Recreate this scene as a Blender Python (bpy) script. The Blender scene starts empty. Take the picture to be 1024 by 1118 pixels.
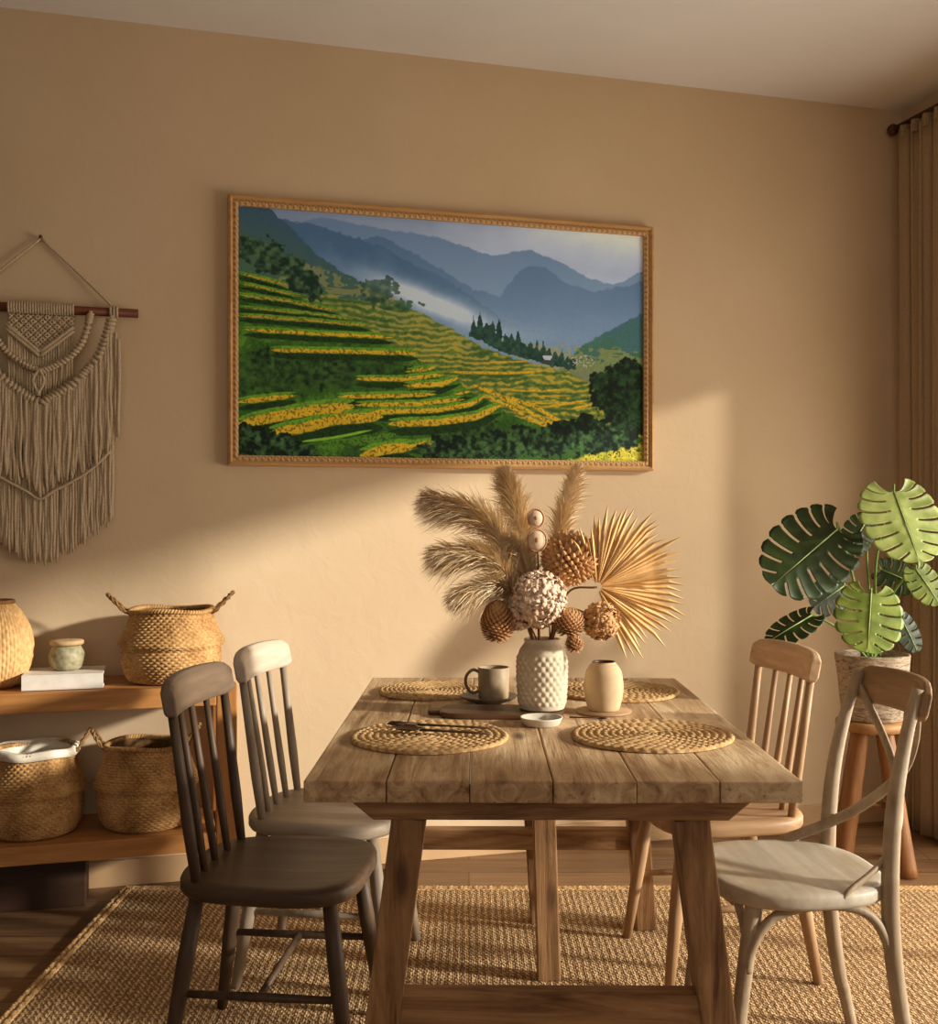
import bpy, bmesh, math, random
import numpy as np
from mathutils import Vector, Matrix, Quaternion
random.seed(11)
R = math.radians; PI = math.pi
S = bpy.context.scene; C = S.collection

# ------------------------------------------------------------------ camera
CAM_H = 1.25; F = 1200.0                     # focal length in pixels of the 1024 px wide frame
cam = bpy.data.cameras.new('camera'); co = bpy.data.objects.new('camera', cam); C.objects.link(co)
cam.sensor_fit = 'HORIZONTAL'; cam.sensor_width = 36; cam.lens = 36 * F / 1024
cam.shift_y = 9 / 1024; cam.clip_start = .05
co.location = (0, 0, CAM_H); co.rotation_euler = (R(90), 0, 0); S.camera = co
# ------------------------------------------------------------------ light
w = bpy.data.worlds.new('world'); S.world = w; w.use_nodes = True
bg = w.node_tree.nodes['Background']; bg.inputs[0].default_value = (1.0, .83, .68, 1); bg.inputs[1].default_value = .07
sun = bpy.data.lights.new('low_sun', 'SUN'); so = bpy.data.objects.new('low_sun', sun); C.objects.link(so)
sun.energy = 6.0; sun.angle = R(3.6); sun.color = (1.0, .965, .86)
so.rotation_euler = Vector((-.932, .254, -.262)).to_track_quat('-Z', 'Y').to_euler()
so.location = (6, 0, 4)
def area(name, loc, direction, sx, sy, energy, color):
    l = bpy.data.lights.new(name, 'AREA'); l.shape = 'RECTANGLE'; l.size = sx; l.size_y = sy; l.energy = energy; l.color = color
    o = bpy.data.objects.new(name, l); C.objects.link(o); o.location = loc
    o.rotation_euler = Vector(direction).to_track_quat('-Z', 'Y').to_euler(); return o
# daylight of the right wall's window; plus an added fill lamp behind the camera
area('right_window_daylight', (2.56, 3.02, 1.0), (-.963, -.267, -.20), 2.3, 1.5, 80, (1.0, .91, .78))
area('rear_fill_light', (.2, -2.6, 1.9), (.0, 1, -.42), 3.6, 1.8, 34, (1.0, .90, .79))
S.view_settings.view_transform = 'Standard'; S.view_settings.look = 'None'
S.view_settings.gamma = 1; S.view_settings.use_curve_mapping = False; S.view_settings.exposure = 0.0

# ------------------------------------------------------------------ helpers
def lin(c):
    return tuple((v / 255 / 12.92) if v / 255 <= .04045 else ((v / 255 + .055) / 1.055) ** 2.4 for v in c[:3]) + (1,)
class NT:
    def __init__(s, name):
        s.m = bpy.data.materials.new(name); s.m.use_nodes = True; s.t = s.m.node_tree
        s.b = s.t.nodes['Principled BSDF']; s.b.inputs['Specular IOR Level'].default_value = .3
    def n(s, ty, **k):
        o = s.t.nodes.new(ty)
        for a, v in k.items():
            if a[0] == '_': setattr(o, a[1:], v)
            else:
                key = a.replace('__', ' ')
                o.inputs[key].default_value = v
        return o
    def l(s, a, b): s.t.links.new(a, b)
    def coord(s, scale=(1, 1, 1), rot=(0, 0, 0), kind='Object'):
        tc = s.n('ShaderNodeTexCoord'); mp = s.n('ShaderNodeMapping')
        mp.inputs['Scale'].default_value = scale; mp.inputs['Rotation'].default_value = rot
        s.l(tc.outputs[kind], mp.inputs[0]); return mp.outputs[0]
    def ramp(s, fac, stops):
        r = s.n('ShaderNodeValToRGB'); e = r.color_ramp.elements
        while len(e) < len(stops): e.new(.5)
        for k, (p, c) in enumerate(stops): e[k].position = p; e[k].color = lin(c)
        s.l(fac, r.inputs[0]); return r.outputs[0]
    def bump(s, h, strength=.3, dist=.01, prev=None):
        b = s.n('ShaderNodeBump'); b.inputs['Strength'].default_value = strength; b.inputs['Distance'].default_value = dist
        s.l(h, b.inputs['Height'])
        if prev is not None: s.l(prev, b.inputs['Normal'])
        s.l(b.outputs[0], s.b.inputs['Normal']); return b.outputs[0]
def soft(name, c1, c2, scale=8, rough=.85, bump=.15, dist=.004, stretch=(1, 1, 1), detail=5, mid=.5, spread=.18, spec=.25):
    """Mottled plain material: two close colours mixed by noise."""
    q = NT(name); v = q.coord(stretch)
    no = q.n('ShaderNodeTexNoise', Scale=scale, Detail=detail, Roughness=.6); q.l(v, no.inputs[0])
    q.l(q.ramp(no.outputs[0], [(mid - spread, c1), (mid + spread, c2)]), q.b.inputs[0])
    q.b.inputs['Roughness'].default_value = rough; q.b.inputs['Specular IOR Level'].default_value = spec
    if bump: q.bump(no.outputs[0], bump, dist)
    return q.m
def wood(name, dark, light, grain='X', scale=1.0, rough=.6, knots=True, extra=None, spec=.3):
    """Wood with the grain running along one local axis; extra = worn colour in large patches."""
    q = NT(name); g = 5 * scale; a = 55 * scale
    st = {'X': (g, a, a), 'Y': (a, g, a), 'Z': (a, a, g)}[grain]
    v = q.coord(tuple(x / 10 for x in st))
    n1 = q.n('ShaderNodeTexNoise', Scale=2.2, Detail=7, Roughness=.62, Distortion=1.1); q.l(v, n1.inputs[0])
    v2 = q.coord(tuple(x / 2.2 for x in st)); n2 = q.n('ShaderNodeTexNoise', Scale=2.6, Detail=4); q.l(v2, n2.inputs[0])
    mx = q.n('ShaderNodeMix'); mx.inputs[0].default_value = .4; q.l(n1.outputs[0], mx.inputs[2]); q.l(n2.outputs[0], mx.inputs[3])
    mid = tuple((x + y) / 2 for x, y in zip(dark, light))
    col = q.ramp(mx.outputs[0], [(.34, dark), (.5, mid), (.66, light)])
    if extra:
        v3 = q.coord((3, 3, 3)); n3 = q.n('ShaderNodeTexNoise', Scale=1.5, Detail=6, Roughness=.65); q.l(v3, n3.inputs[0])
        f = q.n('ShaderNodeMapRange'); f.inputs[1].default_value = .47; f.inputs[2].default_value = .66; f.inputs[4].default_value = .7; q.l(n3.outputs[0], f.inputs[0])
        m2 = q.n('ShaderNodeMix', _data_type='RGBA'); q.l(f.outputs[0], m2.inputs[0]); q.l(col, m2.inputs[6]); m2.inputs[7].default_value = lin(extra); col = m2.outputs[2]
    q.l(col, q.b.inputs[0]); q.b.inputs['Roughness'].default_value = rough; q.b.inputs['Specular IOR Level'].default_value = spec
    q.bump(mx.outputs[0], .35, .004); return q.m

class MB:
    """Collects shapes; build() links them as ONE mesh object."""
    def __init__(s): s.v = []; s.f = []; s.sm = []
    def add(s, vs, fs, smooth=True):
        o = len(s.v); s.v += [tuple(x) for x in vs]; s.f += [tuple(i + o for i in f) for f in fs]; s.sm += [smooth] * len(fs); return s
    def box(s, c, d, rot=None, bev=0.003, taper=None):
        bm = bmesh.new(); bmesh.ops.create_cube(bm, size=1)
        for v in bm.verts:
            v.co = Vector((v.co.x * d[0], v.co.y * d[1], v.co.z * d[2]))
        if bev: bmesh.ops.bevel(bm, geom=bm.edges[:], offset=min(bev, min(d) * .45), segments=2, profile=.6, affect='EDGES')
        m = Matrix.Translation(Vector(c)) @ (rot.to_matrix().to_4x4() if rot else Matrix())
        bm.transform(m); bm.verts.index_update()
        s.add([v.co for v in bm.verts], [[v.index for v in f.verts] for f in bm.faces], False); bm.free(); return s
    def beam(s, a, b, w, d, up=(0, 1, 0), bev=.004, w2=None, d2=None):
        """Rectangular bar from a to b; w across, d along 'up'."""
        a = Vector(a); b = Vector(b); z = (b - a).normalized(); y = Vector(up); y = (y - z * y.dot(z)).normalized(); x = y.cross(z)
        w2 = w2 or w; d2 = d2 or d; bm = bmesh.new(); vs = []
        for p, ww, dd in ((a, w, d), (b, w2, d2)):
            for i, j in ((-1, -1), (1, -1), (1, 1), (-1, 1)): vs.append(bm.verts.new(p + x * ww / 2 * i + y * dd / 2 * j))
        for f in ((3, 2, 1, 0), (4, 5, 6, 7), (0, 1, 5, 4), (1, 2, 6, 5), (2, 3, 7, 6), (3, 0, 4, 7)): bm.faces.new([vs[i] for i in f])
        if bev: bmesh.ops.bevel(bm, geom=bm.edges[:], offset=bev, segments=2, profile=.6, affect='EDGES')
        bm.verts.index_update(); s.add([v.co for v in bm.verts], [[v.index for v in f.verts] for f in bm.faces], False); bm.free(); return s
    def tube(s, pts, rad, n=10, cap=True, flat=1.0, upv=None, smooth=True):
        """Tube through pts; rad a number or a list; flat<1 squashes it along upv."""
        pts = [Vector(p) for p in pts]; k = len(pts); rad = rad if isinstance(rad, (list, tuple)) else [rad] * k
        if len(rad) != k: rad = [rad[0] + (rad[-1] - rad[0]) * i / (k - 1) for i in range(k)]
        vs = []; fs = []; prev = None
        for i, p in enumerate(pts):
            t = (pts[min(i + 1, k - 1)] - pts[max(i - 1, 0)]).normalized()
            if prev is None:
                a = Vector(upv) if upv else (Vector((0, 0, 1)) if abs(t.z) < .9 else Vector((1, 0, 0)))
            else: a = prev
            a = (a - t * a.dot(t)).normalized(); prev = a; b = t.cross(a)
            for j in range(n):
                th = 2 * PI * j / n; vs.append(p + a * math.cos(th) * rad[i] * flat + b * math.sin(th) * rad[i])
        for i in range(k - 1):
            for j in range(n): fs.append((i * n + j, i * n + (j + 1) % n, (i + 1) * n + (j + 1) % n, (i + 1) * n + j))
        if cap: fs.append(tuple(range(n))[::-1]); fs.append(tuple((k - 1) * n + j for j in range(n)))
        return s.add(vs, fs, smooth)
    def lathe(s, prof, n=64, c=(0, 0, 0), disp=None, sub=1, capb=True, capt=False):
        """prof [(r,z)] from bottom to top; disp(theta, row, r, z) -> radial offset."""
        pr = []
        for i in range(len(prof) - 1):
            for k in range(sub): t = k / sub; pr.append((prof[i][0] * (1 - t) + prof[i + 1][0] * t, prof[i][1] * (1 - t) + prof[i + 1][1] * t))
        pr.append(prof[-1]); vs = []; fs = []
        for i, (r, z) in enumerate(pr):
            for j in range(n):
                th = 2 * PI * j / n; dr, dz = (disp(th, i, r, z) if disp else (0, 0))
                vs.append((c[0] + (r + dr) * math.cos(th), c[1] + (r + dr) * math.sin(th), c[2] + z + dz))
        for i in range(len(pr) - 1):
            for j in range(n): fs.append((i * n + j, i * n + (j + 1) % n, (i + 1) * n + (j + 1) % n, (i + 1) * n + j))
        if capb: fs.append(tuple(range(n))[::-1])
        if capt: fs.append(tuple((len(pr) - 1) * n + j for j in range(n)))
        return s.add(vs, fs)
    def ball(s, c, r, n=8, sq=(1, 1, 1), rot=None):
        vs = []; fs = []; m = max(4, n // 2 + 1)
        for i in range(m + 1):
            ph = PI * i / m
            for j in range(n):
                v = Vector((math.sin(ph) * math.cos(2 * PI * j / n) * sq[0], math.sin(ph) * math.sin(2 * PI * j / n) * sq[1], math.cos(ph) * sq[2])) * r
                if rot: v = rot @ v
                vs.append(v + Vector(c))
        for i in range(m):
            for j in range(n): fs.append((i * n + j, i * n + (j + 1) % n, (i + 1) * n + (j + 1) % n, (i + 1) * n + j)[::-1])
        return s.add(vs, fs)
    def build(s, name, mat, parent=None, bevel=0, subsurf=0, solid=0):
        me = bpy.data.meshes.new(name); me.from_pydata([tuple(v) for v in s.v], [], s.f); me.update()
        me.polygons.foreach_set('use_smooth', s.sm)
        o = bpy.data.objects.new(name, me); C.objects.link(o); me.materials.append(mat)
        if parent: o.parent = parent
        if solid: md = o.modifiers.new('thickness', 'SOLIDIFY'); md.thickness = solid; md.offset = 0
        if bevel: md = o.modifiers.new('bevel', 'BEVEL'); md.width = bevel; md.segments = 2; md.limit_method = 'ANGLE'
        if subsurf: md = o.modifiers.new('smooth', 'SUBSURF'); md.levels = md.render_levels = subsurf
        return o
def thing(name, label, cat, loc=(0, 0, 0), rotz=0, group=None):
    o = bpy.data.objects.new(name, None); C.objects.link(o); o.empty_display_size = .1
    o.location = loc; o.rotation_euler = (0, 0, rotz); return tag(o, label, cat, group)
def tag(o, label, cat, group=None):
    o['label'] = label; o['category'] = cat
    if group: o['group'] = group
    return o
def struct(o): o['kind'] = 'structure'; return o
def copy_thing(root, loc, rotz, label):
    r = root.copy(); C.objects.link(r); r.location = loc; r.rotation_euler = (0, 0, rotz); r['label'] = label
    for ch in list(root.children):
        c = ch.copy(); C.objects.link(c); c.parent = r
        for g in ch.children: d = g.copy(); C.objects.link(d); d.parent = c
    return r
def spline(pts, k=8):
    """Catmull-Rom through pts."""
    P = [Vector(p) for p in pts]; P = [P[0] * 2 - P[1]] + P + [P[-1] * 2 - P[-2]]; out = []
    for i in range(1, len(P) - 2):
        for j in range(k):
            t = j / k; a, b, c, d = P[i - 1:i + 3]
            out.append(.5 * ((2 * b) + (c - a) * t + (2 * a - 5 * b + 4 * c - d) * t * t + (3 * b - a - 3 * c + d) * t ** 3))
    out.append(P[-2]); return out
def at(x, y, Y):                                # point seen at photo position (x, y) that stands Y metres away
    return Vector(((x - 512) * Y / F, Y, CAM_H - (y - 568) * Y / F))

# wall frame: u to the right along the back wall from its right corner, n out into the room
TH = math.atan(.278); U = Vector((math.cos(TH), math.sin(TH), 0)); N = Vector((math.sin(TH), -math.cos(TH), 0))
COR = Vector((1.81, 4.60, 0)); CEIL = 2.96
def wp(u, n, z=0): return COR + U * u + N * n + Vector((0, 0, z))
WROT = Matrix((U, -N, Vector((0, 0, 1)))).transposed().to_quaternion()     # local x = U, y = into the wall
def wthing(name, label, cat, u, n, z, group=None): return thing(name, label, cat, wp(u, n, z), TH, group)

def terrace_picture(W=600, H=340):
    """Colours (sRGB 0..1) of the printed landscape, row 0 at the top."""
    rs = np.random.RandomState(7)
    def lattice(nx, ny):
        g = rs.rand(ny + 2, nx + 2)
        x = np.linspace(0, nx, W, endpoint=False); y = np.linspace(0, ny, H, endpoint=False)
        xi = x.astype(int); yi = y.astype(int); fx = x - xi; fy = (y - yi)[:, None]
        fx = fx * fx * (3 - 2 * fx); fy = fy * fy * (3 - 2 * fy)
        a = g[yi][:, xi]; b = g[yi][:, xi + 1]; c = g[yi + 1][:, xi]; d = g[yi + 1][:, xi + 1]
        return (a * (1 - fx) + b * fx) * (1 - fy) + (c * (1 - fx) + d * fx) * fy
    def fbm(nx, ny, o=4):
        s = 0; t = 0
        for k in range(o):
            s = s + lattice(int(nx * 2 ** k), int(ny * 2 ** k)) * .6 ** k; t += .6 ** k
        return s / t
    P, Q = np.meshgrid((np.arange(W) + .5) / W, (np.arange(H) + .5) / H)
    n1 = fbm(5, 4, 5); n2 = fbm(24, 14, 4); n3 = fbm(90, 55, 2); n4 = fbm(12, 40, 3); fine = lattice(W // 2, H // 2)
    rag = (n3 - .5) * .018 + (n2 - .5) * .03
    img = np.zeros((H, W, 3))
    def col(r, g, b): return np.array([r, g, b]) / 255.
    def mixin(m, c):
        nonlocal img
        m = np.clip(m, 0, 1)[..., None]; img = img * (1 - m) + c * m
    def ramp(t, a, b): t = np.clip(t, 0, 1)[..., None]; return a * (1 - t) + b * t
    def ridge(pts): xs, ys = zip(*pts); return np.interp(P, xs, ys)
    def below(r, soft=.004, rg=1): return np.clip((Q - r + rag * rg) / soft, 0, 1)
    # sky
    img[:] = ramp(Q / .22 + (n1 - .5) * .8, col(150, 162, 180), col(190, 200, 214))
    mixin(np.clip((P - .45) * 1.6, 0, 1) * np.clip(1.1 - Q / .16, 0, 1) * (.5 + n1), col(250, 250, 252))
    mixin(np.clip((.45 - P) * 2.5, 0, 1) * .8, col(128, 143, 166))
    # ridges, far to near
    mixin(below(ridge([(0, .1), (.2, .02), (.36, .05), (.47, .07), (.6, .13), (.7, .09), (.77, .13), (.86, .2), (.92, .22), (1, .15)]), .006, .6), ramp((Q - .05) / .35, col(112, 137, 165), col(146, 168, 188)))
    mixin(below(ridge([(0, .0), (.22, .16), (.3, .08), (.34, .08), (.42, .15), (.55, .27), (.62, .30), (.66, .22), (.69, .165), (.74, .16), (.79, .22), (.86, .26), (1, .2)]), .005), ramp((Q - .08) / .38 + (n1 - .5) * .4, col(88, 116, 146), col(128, 152, 176)))
    mixin(below(ridge([(0, .0), (.28, .09), (.34, .13), (.5, .25), (.7, .46), (.8, .5), (1, .55)]), .006), ramp((Q - .12) / .35 + (n2 - .5) * .5, col(78, 108, 138), col(122, 150, 172)))
    mixin(below(ridge([(0, .9), (.7, .9), (.78, .58), (.85, .48), (.93, .40), (1, .34)]), .006), ramp((Q - .36) / .25 + (n2 - .5), col(74, 110, 118), col(66, 112, 72)))
    # mist in the valley
    m = np.exp(-((P - .47 - (Q - .36) * .9) / .085) ** 2 - ((Q - .355 - (P - .47) * .42) / .05) ** 2)
    mixin(m * 1.7 * (.55 + n2 * .75), col(205, 213, 222))
    m = np.exp(-((P - .66) / .14) ** 2 - ((Q - .47) / .05) ** 2); mixin(m * .5, col(150, 172, 190))
    mixin(below(ridge([(0, -.05), (.075, .0), (.12, .07), (.17, .16), (.24, .24), (.31, .30), (.4, .37), (.5, .6)]), .005), ramp((Q - P * .6) / .3 + (n2 - .5) * .9, col(66, 92, 108), col(76, 108, 74)))
    m = below(ridge([(0, .9), (.1, .24), (.14, .2), (.26, .27), (.38, .34), (.44, .5)]), .01) * ((n4 > .5) | (n3 > .6)); mixin(m * .55, col(176, 160, 84))
    # middle terraced slope
    top = ridge([(0, .3), (.2, .33), (.26, .35), (.36, .365), (.44, .40), (.5, .45), (.58, .52), (.66, .565), (.76, .60), (.83, .63), (.88, .68), (1, .74)])
    body = below(top, .004)
    mixin(body, ramp(n2 * 1.2 - .1, col(78, 104, 40), col(124, 138, 58)))
    ph = (Q + .012 * np.sin(P * 9 + 1) + (P - .55) ** 2 * .12 + (n1 - .5) * .05) * 40 + (n2 - .5) * 1.6
    st = np.sin(ph * 2 * np.pi) + (n4 - .5) * 3.2 + (n3 - .5) * 2.6
    mixin(body * np.clip(st * 1.4 - .2, 0, 1) * .75, ramp(np.clip((Q - .35) * 3.2, 0, 1) + (n2 - .5), col(164, 158, 92), col(214, 174, 48)))
    mixin(body * np.clip(-st * 1.5 - .9, 0, 1) * .7, col(56, 86, 36))
    # conifer belt on the shoulder
    spike = np.interp((P * 62) % 1, [0, .5, 1], [.0, 1, .0]) * (.15 + 1.1 * ((np.floor(P * 62) * 7.31) % 1))
    base = ridge([(0, 9), (.54, .9), (.545, .47), (.63, .53), (.72, .57), (.82, .60), (.83, .9), (1, 9)])
    m = (Q > base - .058 - .045 * spike + np.clip(.575 - P, 0, 1) * 1.4 + np.clip(P - .7, 0, 1) * .3 + rag * 2) & (Q < base + .01 + rag) & (P > .545) & (P < .82)
    mixin(m * 1., ramp(n3 * 1.3 - .2, col(30, 58, 48), col(66, 98, 76)))
    m = ((P - .33) / .045) ** 2 + ((Q - .30) / .05) ** 2 + (n3 - .5) * 2 < 1; mixin(m * .75, ramp(n3 * 2 - .6, col(44, 72, 52), col(92, 118, 84)))
    m = ((P - .36) / .06) ** 2 + ((Q - .36) / .022) ** 2 + (n3 - .5) * 3.4 < 1; mixin(m * .75, ramp(n3 * 2 - .6, col(44, 76, 42), col(96, 126, 70)))
    m = (np.abs(P - .745) < .013 - np.abs(Q - .552) * .4) & (np.abs(Q - .557) < .009); mixin(m * 1., col(196, 200, 204))
    m = (np.abs(P - .745) < .009) & (np.abs(Q - .572) < .006); mixin(m * 1., col(70, 66, 70))
    m = ((P - .835) / .04) ** 2 + ((Q - .565) / .03) ** 2 < 1; mixin(m * (fine > .72) * .8, col(196, 184, 176))
    # near hill
    near = below(ridge([(0, .26), (.06, .29), (.12, .33), (.17, .38), (.25, .43), (.32, .49), (.38, .55), (.45, .62), (.52, .68), (.58, .73), (.64, .80), (.72, .85), (.8, .88), (1, .9)]), .004)
    mixin(near, ramp(n2 * 1.5 - .25, col(40, 80, 22), col(104, 152, 40)))
    mixin(near * (n3 > .56) * .35, col(26, 54, 20))
    for cx, cy, rx, ry in [(.10, .66, .16, .10), (.27, .66, .15, .07), (.18, .60, .2, .04), (.33, .98, .09, .05), (.52, .86, .12, .06), (.62, .92, .2, .07), (.05, .95, .1, .08), (.3, .90, .06, .05), (.75, .93, .16, .08)]:
        m = ((P - cx) / rx) ** 2 + ((Q - cy) / ry) ** 2 + (n3 - .5) * 1.6
        mixin(np.clip(1.3 - m, 0, 1) * .8, ramp(n3 * 1.6 - .3, col(20, 40, 18), col(74, 108, 46)))
    def stroke(pts, w, c, edge=1, tex=1):
        xs, ys = zip(*pts)
        xs = (np.array(xs) - 55) / 913.; ys = np.array(ys, float); ys = (ys - 62 - 34 * xs) / (562 - 26 * xs)
        yy = np.interp(P, xs, ys); dx = np.minimum(P - xs[0], xs[-1] - P)
        ww = w / 560. * np.clip(dx / .035, 0, 1) ** .5
        m = np.clip((ww - np.abs(Q - yy + (n3 - .5) * .006 * tex)) / .003, 0, 1) * (dx > 0)
        mixin(m, c * (1 - .38 * tex * (fine[..., None] > .62) + .16 * (n3[..., None] - .5)))
    Y = col(222, 176, 40); YB = col(196, 156, 56); G = col(112, 160, 42); D = col(34, 62, 20)
    near_lines = [([(52, 214), (110, 226), (165, 240)], 3), ([(52, 236), (120, 248), (190, 264)], 2.5), ([(52, 262), (160, 274), (275, 295)], 3), ([(52, 290), (200, 300), (300, 312)], 2), ([(52, 309), (180, 315), (335, 325)], 3.2), ([(65, 340), (220, 346), (385, 350)], 4.2), ([(120, 385), (300, 385), (440, 385)], 5),
        ([(410, 428), (480, 418)], 5), ([(300, 447), (400, 446), (500, 433)], 5), ([(405, 460), (490, 456), (532, 440)], 6), ([(262, 488), (380, 484), (480, 478)], 5), ([(300, 506), (440, 502), (545, 488)], 5), ([(330, 522), (480, 516), (560, 500), (595, 478)], 6), ([(372, 549), (480, 544), (570, 530), (628, 502)], 8), ([(520, 478), (558, 470)], 6),
        ([(52, 504), (120, 494), (178, 486)], 6), ([(52, 556), (130, 536), (220, 518), (300, 509)], 12), ([(118, 574), (180, 562), (260, 540), (362, 532)], 12), ([(310, 622), (370, 606), (432, 600)], 12), ([(420, 596), (516, 590)], 7)]
    for pts, w in near_lines:
        stroke([(a, b + w * 1.8 + 4) for a, b in pts], w * .9 + 3, D, 1, 1)
        stroke([(a, b - w - 1.5) for a, b in pts], w * .6 + 2, G, 1, .6)
    for pts, w in near_lines: stroke(pts, w * 1.05, Y if w > 4 else YB)
    for pts, w in [([(560, 455), (620, 478), (700, 520), (760, 548), (830, 566)], 6), ([(590, 480), (660, 510), (700, 540)], 5), ([(620, 478), (700, 500), (800, 560)], 6), ([(640, 505), (720, 545), (760, 552)], 5)]: stroke(pts, w, Y)
    for pts, w in [([(505, 427), (640, 427), (728, 421)], 4), ([(620, 466), (720, 468), (782, 462)], 3), ([(690, 497), (800, 492)], 3), ([(720, 506), (840, 486)], 4), ([(560, 405), (700, 398)], 2.5), ([(780, 510), (860, 494)], 4), ([(700, 480), (800, 476)], 2.5)]: stroke(pts, w, Y, 1, .5)
    stroke([(180, 592), (260, 580), (340, 562)], 4, col(140, 190, 50), 1, .3); stroke([(220, 604), (300, 590), (390, 572)], 12, col(86, 132, 36))
    # bushes and trees
    def bush(cx, cy, rx, ry, a, b, k=1.4):
        m = ((P - cx) / rx) ** 2 + ((Q - cy) / ry) ** 2 + (n3 - .5) * k + (n2 - .5) * k * .8
        mixin(np.clip((1 - m) * 6, 0, 1), ramp(n3 * 2.2 - .7 + (n2 - .5), a, b))
    for c in [(.02, .16, .03, .06), (.06, .19, .05, .075), (.11, .23, .05, .06), (.15, .29, .04, .05), (.17, .33, .025, .04)]: bush(*c, col(28, 50, 36), col(84, 112, 70))
    for c in [(.02, .93, .05, .06), (.08, .96, .06, .06), (.14, .98, .05, .04), (.5, .97, .1, .07), (.62, .95, .09, .07), (.7, .92, .08, .07), (.8, .9, .1, .07), (.9, .9, .1, .08), (.58, 1., .12, .05)]: bush(*c, col(12, 28, 14), col(78, 112, 58))
    for c in [(.93, .70, .075, .13), (.96, .63, .06, .09), (.9, .66, .045, .07), (.97, .78, .08, .12), (.85, .83, .03, .04), (.78, .86, .03, .04)]: bush(*c, col(8, 22, 10), col(40, 70, 28), .9)
    m = below(ridge([(0, 9), (.76, 1.01), (.84, .97), (.92, .945), (1, .91)]), .01); mixin(m * (fine > .3), ramp(n3 * 1.6 - .3, col(150, 150, 40), col(232, 196, 60)))
    img = img + (fine[..., None] - .5) * .05 * np.clip((Q[..., None] - .3) * 4, 0, 1)
    return np.clip(img, 0, 1)
PRINT_GAIN = np.array([1.1,1.25,1.5])

# ================================================================== the room
q = NT('plaster_paint'); v = q.coord((1, 1, 1))
n1 = q.n('ShaderNodeTexNoise', Scale=1.3, Detail=6, Roughness=.6); q.l(v, n1.inputs[0])
n2 = q.n('ShaderNodeTexNoise', Scale=9, Detail=6, Roughness=.6, Distortion=.8); q.l(v, n2.inputs[0])
q.l(q.ramp(n1.outputs[0], [(.3, (202, 175, 140)), (.7, (211, 186, 152))]), q.b.inputs[0]); q.b.inputs['Roughness'].default_value = .92; q.b.inputs['Specular IOR Level'].default_value = .15
q.bump(n2.outputs[0], .22, .010); M_wall = q.m
M_ceil = soft('ceiling_paint', (230, 227, 222), (236, 233, 228), 2, .95, .05)
M_base = soft('baseboard_paint', (190, 152, 112), (200, 164, 122), 5, .6, .05)
# plank floor, boards running across the view
q = NT('floor_planks'); v = q.coord((1, 1, 1))
br = q.n('ShaderNodeTexBrick', _offset=.37, Scale=1.0, Mortar__Size=.0018, Mortar__Smooth=.3, Bias=.0); q.l(v, br.inputs[0])
br.inputs['Brick Width'].default_value = 1.7; br.inputs['Row Height'].default_value = .15
br.inputs['Color1'].default_value = (0, 0, 0, 1); br.inputs['Color2'].default_value = (1, 1, 1, 1); br.inputs['Mortar'].default_value = (.5, .5, .5, 1)
vg = q.coord((.9, 14, 1)); ng = q.n('ShaderNodeTexNoise', Scale=2.5, Detail=8, Roughness=.65, Distortion=.6); q.l(vg, ng.inputs[0])
mx = q.n('ShaderNodeMix'); mx.inputs[0].default_value = .33; q.l(ng.outputs[0], mx.inputs[2]); q.l(br.outputs['Color'], mx.inputs[3])
c = q.ramp(mx.outputs[0], [(.22, (84, 60, 40)), (.5, (126, 94, 64)), (.8, (158, 124, 88))])
m2 = q.n('ShaderNodeMix', _data_type='RGBA'); q.l(br.outputs['Fac'], m2.inputs[0]); q.l(c, m2.inputs[6]); m2.inputs[7].default_value = lin((45, 28, 16)); q.l(m2.outputs[2], q.b.inputs[0])
q.b.inputs['Roughness'].default_value = .42; q.bump(ng.outputs[0], .12, .003); M_floor = q.m

T = .12
def slab(name, u0, u1, n0, n1, z0, z1, mat):
    b = MB(); b.box(wp((u0 + u1) / 2, (n0 + n1) / 2, (z0 + z1) / 2), (u1 - u0, n1 - n0, z1 - z0), WROT, 0); return struct(b.build(name, mat))
slab('wall_back', -5.2, T, -T, 0, 0, CEIL, M_wall)
# right wall, one mesh with its window opening 
b = MB(); W0, W1, WS, WT = .46, 3.22, .06, 2.10
def wb(n0, n1, z0, z1): b.box(wp(T / 2, (n0 + n1) / 2, (z0 + z1) / 2), (T, n1 - n0, z1 - z0), WROT, 0)
wb(0, W0, 0, CEIL); wb(W1, 8, 0, CEIL); wb(W0, W1, WT, CEIL); wb(W0, W1, 0, WS)
struct(b.build('wall_right', M_wall))
b = MB(); b.box((-.5, .9, CEIL + .06), (9, 9.5, .12), None, 0); struct(b.build('ceiling', M_ceil))
b = MB(); b.box((-.5, .9, -.05), (9, 9.5, .10), None, 0); struct(b.build('floor', M_floor))
b = MB(); b.box(wp(-2.6, .007, .045), (5.2, .014, .09), WROT, .003); struct(b.build('baseboard_back', M_base))
b = MB(); b.box(wp(-.007, .26, .045), (.014, .48, .09), WROT, .003); struct(b.build('baseboard_right', M_base))
# the low window in the right wall, outside the frame, through which the sun comes
M_frame = soft('window_paint', (214, 198, 172), (222, 206, 180), 5, .5, 0)
b = MB()
for n0 in (W0 + .025, (W0 + W1) / 2, W1 - .025): b.box(wp(T / 2, n0, (WS + WT) / 2), (.06, .05, WT - WS), WROT, .004)
for z0 in (WS + .025, WT - .025): b.box(wp(T / 2, (W0 + W1) / 2, z0), (.06, W1 - W0 - .1, .05), WROT, .004)
struct(b.build('window_1', M_frame))

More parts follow.
